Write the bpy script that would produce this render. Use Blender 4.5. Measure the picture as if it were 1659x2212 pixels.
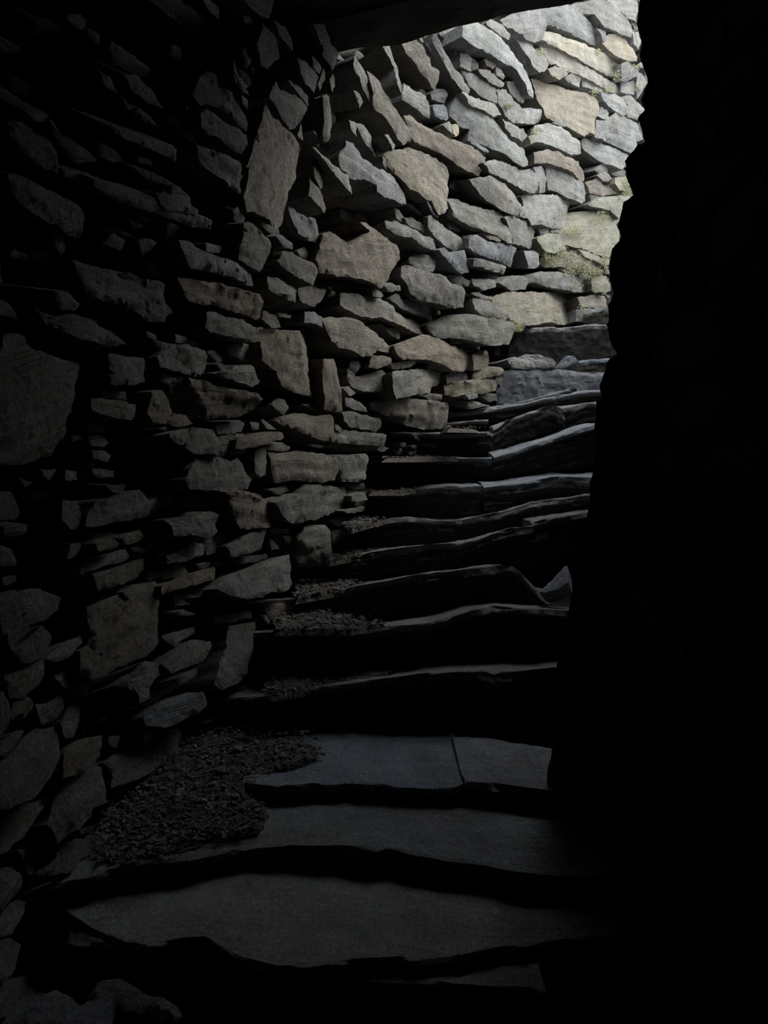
import bpy, bmesh, math, random
import numpy as np
from mathutils import Vector, Matrix, noise, geometry

SC = bpy.context.scene
for o in list(bpy.data.objects):
    bpy.data.objects.remove(o)

# ------------------------------------------------------------------ camera
EYE = Vector((0.0, 0.0, 1.60))
FPX = 1660.0                                   # focal length in pixels of the 1659 x 2212 frame
PITCH = math.atan((1106 - 950) / FPX)          # looking slightly down
cam_d = bpy.data.cameras.new('camera')
cam = bpy.data.objects.new('camera', cam_d)
SC.collection.objects.link(cam)
cam.location = EYE
cam.rotation_euler = (math.pi / 2 - PITCH, 0, 0)
cam_d.sensor_fit = 'VERTICAL'
cam_d.sensor_height = 36.0
cam_d.lens = FPX / 2212 * 36.0
cam_d.clip_start = 0.02
SC.camera = cam

# ------------------------------------------------------------------ sky, hazy sun, exposure
world = bpy.data.worlds.new('overcast_sky')
SC.world = world
world.use_nodes = True
bg = world.node_tree.nodes['Background']
bg.inputs['Color'].default_value = (0.92, 0.96, 1.0, 1)
bg.inputs['Strength'].default_value = 4.2
sun_d = bpy.data.lights.new('hazy_sun', 'SUN')
sun_d.energy = 3.7
sun_d.angle = math.radians(34)
sun_d.color = (1.0, 0.95, 0.84)
sun = bpy.data.objects.new('hazy_sun', sun_d)
SC.collection.objects.link(sun)
SUN_DIR = Vector((0.78, 0.22, 0.60))           # towards the bright part of the cloud, over the inner wall
sun.rotation_euler = SUN_DIR.to_track_quat('Z', 'Y').to_euler()
SC.view_settings.view_transform = 'Standard'
SC.view_settings.look = 'None'
SC.view_settings.gamma = 1.0
SC.view_settings.use_curve_mapping = False
SC.view_settings.exposure = 0.33
SC.cycles.max_bounces = 10
SC.cycles.diffuse_bounces = 8
SC.cycles.use_denoising = True

RNG = random.Random(7)
COL = SC.collection


# ------------------------------------------------------------------ materials
def stone_material(name, dark=1.0, layers=1.0, grit=1.0):
    """Schist: gritty grain, split layers that run along the stone (UV 'grain'), rust bloom, lichen."""
    m = bpy.data.materials.new(name)
    m.use_nodes = True
    nt = m.node_tree
    N, L = nt.nodes, nt.links
    b = N['Principled BSDF']
    b.inputs['Roughness'].default_value = 0.9
    b.inputs['Specular IOR Level'].default_value = 0.25
    att = N.new('ShaderNodeAttribute'); att.attribute_name = 'stone_tint'
    uv = N.new('ShaderNodeUVMap'); uv.uv_map = 'grain'
    geo = N.new('ShaderNodeNewGeometry')

    def tex(scale, detail, rough, vec):
        t = N.new('ShaderNodeTexNoise'); t.inputs['Scale'].default_value = scale; t.inputs['Detail'].default_value = detail
        t.inputs['Roughness'].default_value = rough
        L.new(vec, t.inputs['Vector'])
        return t.outputs['Fac']

    def stretch(sx, sy):
        mp = N.new('ShaderNodeMapping'); mp.inputs['Scale'].default_value = (sx, sy, 1)
        L.new(uv.outputs['UV'], mp.inputs['Vector'])
        return mp.outputs['Vector']

    def ramp(src, a, c, lo=0.3, hi=0.7):
        r = N.new('ShaderNodeMapRange')
        r.inputs['From Min'].default_value = lo; r.inputs['From Max'].default_value = hi
        r.inputs['To Min'].default_value = a; r.inputs['To Max'].default_value = c
        L.new(src, r.inputs['Value'])
        return r.outputs['Result']

    def op(kind, a, c):
        x = N.new('ShaderNodeMath'); x.operation = kind
        L.new(a, x.inputs[0])
        if isinstance(c, (int, float)): x.inputs[1].default_value = c
        else: L.new(c, x.inputs[1])
        return x.outputs[0]
    pos = geo.outputs['Position']
    fol = tex(1.0, 4, 0.6, stretch(4, 30))
    gr = tex(70, 8, 0.8, pos)
    spk = tex(190, 3, 0.7, pos)
    bl = tex(9, 4, 0.55, pos)
    # hairline partings between the layers
    crk = op('ABSOLUTE', op('SUBTRACT', tex(1.0, 2, 0.5, stretch(0.9, 17)), 0.5), 0.0)
    crk = op('MAXIMUM', ramp(crk, 0.0, 1.0, 0.0, 0.02), ramp(tex(1.0, 2, 0.5, stretch(5, 9)), 1.0, 0.0, 0.50, 0.58))
    v = op('MULTIPLY', ramp(fol, 1 - 0.22 * layers, 1 + 0.22 * layers), ramp(gr, 1 - 0.45 * grit, 1 + 0.45 * grit))
    v = op('MULTIPLY', v, ramp(spk, 1 - 0.5 * grit, 1 + 0.5 * grit))
    v = op('MULTIPLY', v, ramp(bl, 0.78, 1.22))
    v = op('MULTIPLY', v, ramp(crk, 1 - 0.40 * layers, 1.0, 0.0, 1.0))
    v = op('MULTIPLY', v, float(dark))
    cm = N.new('ShaderNodeVectorMath'); cm.operation = 'SCALE'
    L.new(att.outputs['Color'], cm.inputs[0]); L.new(v, cm.inputs['Scale'])
    rr = ramp(tex(5.5, 5, 0.5, pos), 0.0, 0.5, 0.55, 0.72)
    mx = N.new('ShaderNodeMix'); mx.data_type = 'RGBA'; mx.blend_type = 'MULTIPLY'
    L.new(rr, mx.inputs['Factor']); L.new(cm.outputs['Vector'], mx.inputs['A'])
    mx.inputs['B'].default_value = (1.0, 0.86, 0.72, 1)
    mf = op('MULTIPLY', ramp(tex(26, 6, 0.75, pos), 0.0, 1.0, 0.42, 0.60), att.outputs['Alpha'])
    mm = N.new('ShaderNodeMix'); mm.data_type = 'RGBA'
    L.new(mf, mm.inputs['Factor']); L.new(mx.outputs['Result'], mm.inputs['A'])
    mm.inputs['B'].default_value = (0.33, 0.325, 0.21, 1)
    L.new(mm.outputs['Result'], b.inputs['Base Color'])
    hgt = op('ADD', op('MULTIPLY', fol, 0.55 * layers), op('MULTIPLY', gr, 1.0 * grit))
    hgt = op('ADD', hgt, op('MULTIPLY', crk, 0.22 * layers))
    hgt = op('ADD', hgt, op('MULTIPLY', tex(24, 4, 0.6, pos), 0.8))
    bp = N.new('ShaderNodeBump'); bp.inputs['Strength'].default_value = 1.0; bp.inputs['Distance'].default_value = 0.026
    L.new(hgt, bp.inputs['Height'])
    L.new(bp.outputs['Normal'], b.inputs['Normal'])
    return m


def plain_material(name, c1, c2, scale, rough=0.95):
    m = bpy.data.materials.new(name)
    m.use_nodes = True
    nt = m.node_tree; N, L = nt.nodes, nt.links
    b = N['Principled BSDF']; b.inputs['Roughness'].default_value = rough
    b.inputs['Specular IOR Level'].default_value = 0.15
    geo = N.new('ShaderNodeNewGeometry')
    t = N.new('ShaderNodeTexNoise'); t.inputs['Scale'].default_value = scale; t.inputs['Detail'].default_value = 6
    L.new(geo.outputs['Position'], t.inputs['Vector'])
    cr = N.new('ShaderNodeValToRGB')
    cr.color_ramp.elements[0].position = 0.35; cr.color_ramp.elements[0].color = (*c1, 1)
    cr.color_ramp.elements[1].position = 0.68; cr.color_ramp.elements[1].color = (*c2, 1)
    L.new(t.outputs['Fac'], cr.inputs['Fac']); L.new(cr.outputs['Color'], b.inputs['Base Color'])
    bp = N.new('ShaderNodeBump'); bp.inputs['Strength'].default_value = 0.8; bp.inputs['Distance'].default_value = 0.012
    L.new(t.outputs['Fac'], bp.inputs['Height']); L.new(bp.outputs['Normal'], b.inputs['Normal'])
    return m


M_STONE = stone_material('schist_stone')
M_SHADE = stone_material('painted_shade_stone', 0.3)  # darkened copy of the stone; deep shade is put into its colour
M_TREAD = stone_material('worn_stone', 1.0, 0.35, 0.8)
M_CORE = plain_material('rubble_core', (0.03, 0.028, 0.025), (0.07, 0.065, 0.06), 14)
M_SOIL = plain_material('gritty_soil', (0.035, 0.03, 0.026), (0.10, 0.09, 0.08), 60)
M_MOSS = plain_material('pale_moss', (0.27, 0.27, 0.16), (0.42, 0.41, 0.29), 40)

# tone letter of a traced stone: colour, moss amount; k and K have shade painted in
TONE = {'g': ((0.240, 0.240, 0.231), 0.10), 'G': ((0.240, 0.243, 0.234), 0.12), 'p': ((0.300, 0.274, 0.225), 0.15), 'P': ((0.276, 0.255, 0.225), 0.10),
        'b': ((0.228, 0.201, 0.171), 0.05), 'B': ((0.234, 0.210, 0.183), 0.05), 'c': ((0.219, 0.231, 0.246), 0.05), 'C': ((0.246, 0.261, 0.246), 0.30),
        'm': ((0.282, 0.276, 0.240), 0.55), 'k': ((0.198, 0.195, 0.186), 0.03), 'K': ((0.204, 0.201, 0.192), 0.03)}

# ------------------------------------------------------------------ geometry of the place
RX = Matrix.Rotation(math.pi / 2 - PITCH, 3, 'X')


def ray(x, y):
    """Direction of sight through a photograph pixel."""
    return RX @ Vector(((x - 829.5) / FPX, (1106 - y) / FPX, -1.0))


def at_depth(x, y, d):
    r = ray(x, y)
    return EYE + r * (d / r.y)


def at_height(x, y, z):
    """z measured from eye level"""
    r = ray(x, y)
    return EYE + r * (z / r.z)


def catmull(pts, n=14):
    P = [np.array(p, float) for p in pts]
    P = [2 * P[0] - P[1]] + P + [2 * P[-1] - P[-2]]
    out = []
    for i in range(1, len(P) - 2):
        for k in range(n):
            t = k / n
            a, b, c, d = P[i - 1], P[i], P[i + 1], P[i + 2]
            out.append(0.5 * (2 * b + (c - a) * t + (2 * a - 5 * b + 4 * c - d) * t * t + (3 * b - a - 3 * c + d) * t ** 3))
    out.append(P[-2])
    return np.array(out)


class Wall:
    """A wall face that stands on a plan curve; s runs along it, z up; side = +1 when the passage lies to the right of the curve."""
    def __init__(self, pts, side, batter=0.0, z0=0.0):
        self.p = catmull(pts)
        seg = np.linalg.norm(np.diff(self.p, axis=0), axis=1)
        self.s = np.concatenate([[0], np.cumsum(seg)])
        self.len = self.s[-1]
        self.side, self.batter, self.z0 = side, batter, z0

    def frame(self, s, z):
        s = min(max(s, 0.0), self.len - 1e-4)
        i = min(int(np.searchsorted(self.s, s, side='right')) - 1, len(self.p) - 2)
        a, b = self.p[i], self.p[i + 1]
        t = (b - a) / (self.s[i + 1] - self.s[i])
        # smooth tangent
        lo, hi = max(i - 4, 0), min(i + 5, len(self.p) - 1)
        ts = self.p[hi] - self.p[lo]; ts = ts / np.linalg.norm(ts)
        q = a + t * (s - self.s[i])
        T = Vector((ts[0], ts[1], 0))
        Nn = Vector((ts[1], -ts[0], 0)) * self.side
        off = -self.batter * (z - self.z0)
        return Vector((q[0], q[1], z)) + Nn * off, T, Nn

    def hit(self, x, y):
        r = ray(x, y)
        d = np.array([r.x, r.y])
        best = None
        for i in range(len(self.p) - 1):
            a, b = self.p[i], self.p[i + 1]
            e = b - a
            den = d[0] * e[1] - d[1] * e[0]
            if abs(den) < 1e-9: continue
            t = (a[0] * e[1] - a[1] * e[0]) / den
            u = (a[0] * d[1] - a[1] * d[0]) / den
            if t > 0.3 and -1e-6 <= u <= 1 + 1e-6 and (best is None or t < best[0]):
                best = (t, self.s[i] + u * (self.s[i + 1] - self.s[i]))
        if best is None: return None
        return best[1], EYE.z + r.z * best[0]


OUTER = Wall([(-0.96, -1.6), (-0.96, -0.6), (-0.95, 0.5), (-0.94, 1.2), (-0.90, 1.8), (-0.82, 2.3), (-0.62, 2.8), (-0.42, 3.3), (-0.22, 3.75),
              (0.02, 4.2), (0.28, 4.55), (0.55, 4.85), (0.80, 5.12), (0.97, 5.42), (1.2, 5.8), (1.55, 6.2), (2.0, 6.55), (2.6, 6.9), (3.4, 7.1), (4.4, 7.1)], +1)
INNER = Wall([(0.60, -1.6), (0.58, 0.0), (0.57, 1.0), (0.56, 1.8), (0.60, 2.25), (0.74, 2.7), (0.95, 3.3), (1.22, 3.9), (1.60, 4.5), (2.1, 5.0), (2.8, 5.4), (3.6, 5.6), (4.4, 5.6)], -1,
             batter=0.10, z0=0.4)
LINTEL_Z = EYE.z + 1.90
OUTER_TOP = EYE.z + 3.85
INNER_TOP = EYE.z + 2.15

# ------------------------------------------------------------------ mesh helpers
NAMES = {}


def link(name, me, parent=None, mat=None, loc=None):
    o = bpy.data.objects.new(name, me)
    COL.objects.link(o)
    if loc is not None: o.location = loc
    if parent: o.parent = parent
    if mat and me is not None and not me.materials: me.materials.append(mat)
    return o


def tag(o, label=None, cat=None, group=None, kind=None):
    if label: o['label'] = label
    if cat: o['category'] = cat
    if group: o['group'] = group
    if kind: o['kind'] = kind
    return o


class Soup:
    """Collects stones as plain arrays; builds one mesh."""
    def __init__(self):
        self.v, self.f, self.c, self.uv = [], [], [], []

    def add(self, v, f, col, uv):
        k = len(self.v)
        self.v.extend(v)
        self.f.extend([[i + k for i in g] for g in f])
        self.c.extend([col] * len(v))
        self.uv.extend(uv)

    def mesh(self, name, origin=None, angle=32):
        me = bpy.data.meshes.new(name)
        o = origin or Vector((0, 0, 0))
        me.from_pydata([(p[0] - o[0], p[1] - o[1], p[2] - o[2]) for p in self.v], [], self.f)
        ca = me.attributes.new('stone_tint', 'FLOAT_COLOR', 'POINT')
        ca.data.foreach_set('color', np.array(self.c, np.float32).ravel())
        ul = me.uv_layers.new(name='grain')
        li = np.empty(len(me.loops), np.int32)
        me.loops.foreach_get('vertex_index', li)
        ul.data.foreach_set('uv', np.array(self.uv, np.float32)[li].ravel())
        me.polygons.foreach_set('use_smooth', np.ones(len(me.polygons), bool))
        me.set_sharp_from_angle(angle=math.radians(angle))
        me.update()
        return me


def jitter_color(c, moss, rng, amt=0.14):
    k = 1 + rng.uniform(-amt, amt)
    w = rng.uniform(-0.03, 0.03)
    return (c[0] * k * (1 + w), c[1] * k, c[2] * k * (1 - w), moss)


def stone_data(poly, frame, seed, h=0.02, depth=0.22, rough=1.0, round_=0.02, rng=RNG, taper=(0.985, 0.9)):
    """poly: outline in the stone's own face plane (a along u, b along v). Returns verts, faces, uv of a closed block with a split-rock face."""
    O, U, V, Nn = frame
    P = np.array(poly, float)
    # signed area -> counter-clockwise
    A = 0.5 * np.sum(P[:, 0] * np.roll(P[:, 1], -1) - np.roll(P[:, 0], -1) * P[:, 1])
    if A < 0: P = P[::-1]
    cen = P.mean(0)
    size = math.sqrt(abs(A))
    h = min(h, max(size / 5, 0.006))
    # principal axis for the grain of the schist
    Q = P - cen
    ang = 0.5 * math.atan2(2 * (Q[:, 0] * Q[:, 1]).sum(), (Q[:, 0] ** 2 - Q[:, 1] ** 2).sum())
    ca, sa = math.cos(ang), math.sin(ang)
    so = Vector((seed * 3.17 % 50, seed * 7.31 % 50, seed * 1.93 % 50))
    # outline, resampled and made ragged
    B = []
    n = len(P)
    for i in range(n):
        a, b = P[i], P[(i + 1) % n]
        L = np.linalg.norm(b - a)
        k = max(1, int(round(L / h)))
        nn = np.array([b[1] - a[1], a[0] - b[0]]) / max(L, 1e-6)
        for j in range(k):
            q = a + (b - a) * (j / k)
            w = noise.noise(Vector((q[0] * 22, q[1] * 22, 0)) + so) * 0.35 + noise.noise(Vector((q[0] * 60, q[1] * 60, 5)) + so) * 0.2
            B.append(q + nn * w * min(h * 1.3, 0.022) * rough)
    B = np.array(B)
    nb = len(B)
    # interior points
    lo, hi = B.min(0), B.max(0)
    xs = np.arange(lo[0], hi[0], h); ys = np.arange(lo[1], hi[1], h * 0.87)
    I = np.array([(x + (0.5 * h if r % 2 else 0) + rng.uniform(-.2, .2) * h, y + rng.uniform(-.2, .2) * h) for r, y in enumerate(ys) for x in xs]) if len(xs) and len(ys) else np.zeros((0, 2))
    E0, E1 = B, np.roll(B, -1, 0)

    def dist(X):
        d = E1 - E0
        L2 = (d ** 2).sum(1) + 1e-12
        t = ((X[:, None, :] - E0[None]) * d[None]).sum(2) / L2[None]
        t = np.clip(t, 0, 1)
        c = E0[None] + d[None] * t[..., None]
        return np.sqrt(((X[:, None, :] - c) ** 2).sum(2).min(1))
    if len(I):
        I = I[dist(I) > 0.55 * h]
    pts = [Vector((float(p[0]), float(p[1]))) for p in np.vstack([B, I])] if len(I) else [Vector((float(p[0]), float(p[1]))) for p in B]
    vs, es, fs, _, _, _ = geometry.delaunay_2d_cdt(pts, [(i, (i + 1) % nb) for i in range(nb)], [], 1, 1e-5)
    if not fs: return None
    X = np.array([(p.x, p.y) for p in vs])
    dd = dist(X)
    top, uvs = [], []
    fa, fb, fc = rng.uniform(-.25, .25), rng.uniform(-.35, .35), rng.uniform(0.005, 0.03) * min(1, size / .15)
    ga, gb, gc = rng.uniform(-.15, .15), rng.uniform(-.5, .5), rng.uniform(0.01, 0.04) * min(1, size / .15)
    for p, d in zip(X, dd):
        la = (p[0] - cen[0]) * ca + (p[1] - cen[1]) * sa
        lb = -(p[0] - cen[0]) * sa + (p[1] - cen[1]) * ca
        w = Vector((p[0], p[1], 0))
        e = max(0.0, 1 - d / round_)
        z = -round_ * 0.55 * e * e * (0.5 + noise.noise(w * 16 - so))
        amp = min(1.0, size / 0.18) * rough
        # flat split facets that meet in ridges
        z += amp * 0.9 * (min(0.0, (la * fa + lb * fb + fc)) + min(0.0, (la * ga + lb * gb + gc)))
        z += amp * (0.007 * noise.noise(w * 9 + so) + 0.006 * noise.noise(w * 24 + so))
        z += 0.006 * min(1.0, size / 0.08) * rough * noise.noise(w * 60 + so)
        # split layers along the grain: stepped relief
        st = noise.noise(Vector((la * 3.5, lb * 30, seed * 0.7)) + so)
        z += amp * 0.005 * math.floor(st * 3.0) / 2.0
        top.append(z)
        uvs.append((la + seed * 1.37 % 20, lb + seed * 2.11 % 20))
    cnt = {}
    for f in fs:
        for i in range(len(f)):
            a, b = f[i], f[(i + 1) % len(f)]
            cnt[(a, b)] = cnt.get((a, b), 0) + 1
    edge = [e for e in cnt if (e[1], e[0]) not in cnt]
    verts = [O + U * p[0] + V * p[1] + Nn * z for p, z in zip(X, top)]
    uv = list(uvs)
    faces = [list(f) for f in fs]
    ring = sorted({a for e in edge for a in e})
    m1, m2 = {}, {}
    for i in ring:
        p = X[i]
        g = p - cen
        w = 1 + 0.02 * noise.noise(Vector((p[0] * 12, p[1] * 12, 3)) + so)
        q = cen + g * w * taper[0]
        m1[i] = len(verts); verts.append(O + U * q[0] + V * q[1] - Nn * (depth * 0.35)); uv.append((uvs[i][0] + 0.02, uvs[i][1] + depth * 0.35))
    for i in ring:
        p = X[i]
        q = cen + (p - cen) * taper[1]
        m2[i] = len(verts); verts.append(O + U * q[0] + V * q[1] - Nn * depth); uv.append((uvs[i][0] + 0.03, uvs[i][1] + depth))
    for a, b in edge:
        faces.append([b, a, m1[a], m1[b]])
        faces.append([m1[b], m1[a], m2[a], m2[b]])
    c = len(verts); verts.append(O + U * cen[0] + V * cen[1] - Nn * depth); uv.append((0, 0))
    for a, b in edge: faces.append([m2[b], m2[a], c])
    if (U.cross(V)).dot(Nn) < 0: faces = [f[::-1] for f in faces]
    return verts, faces, uv



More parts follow.
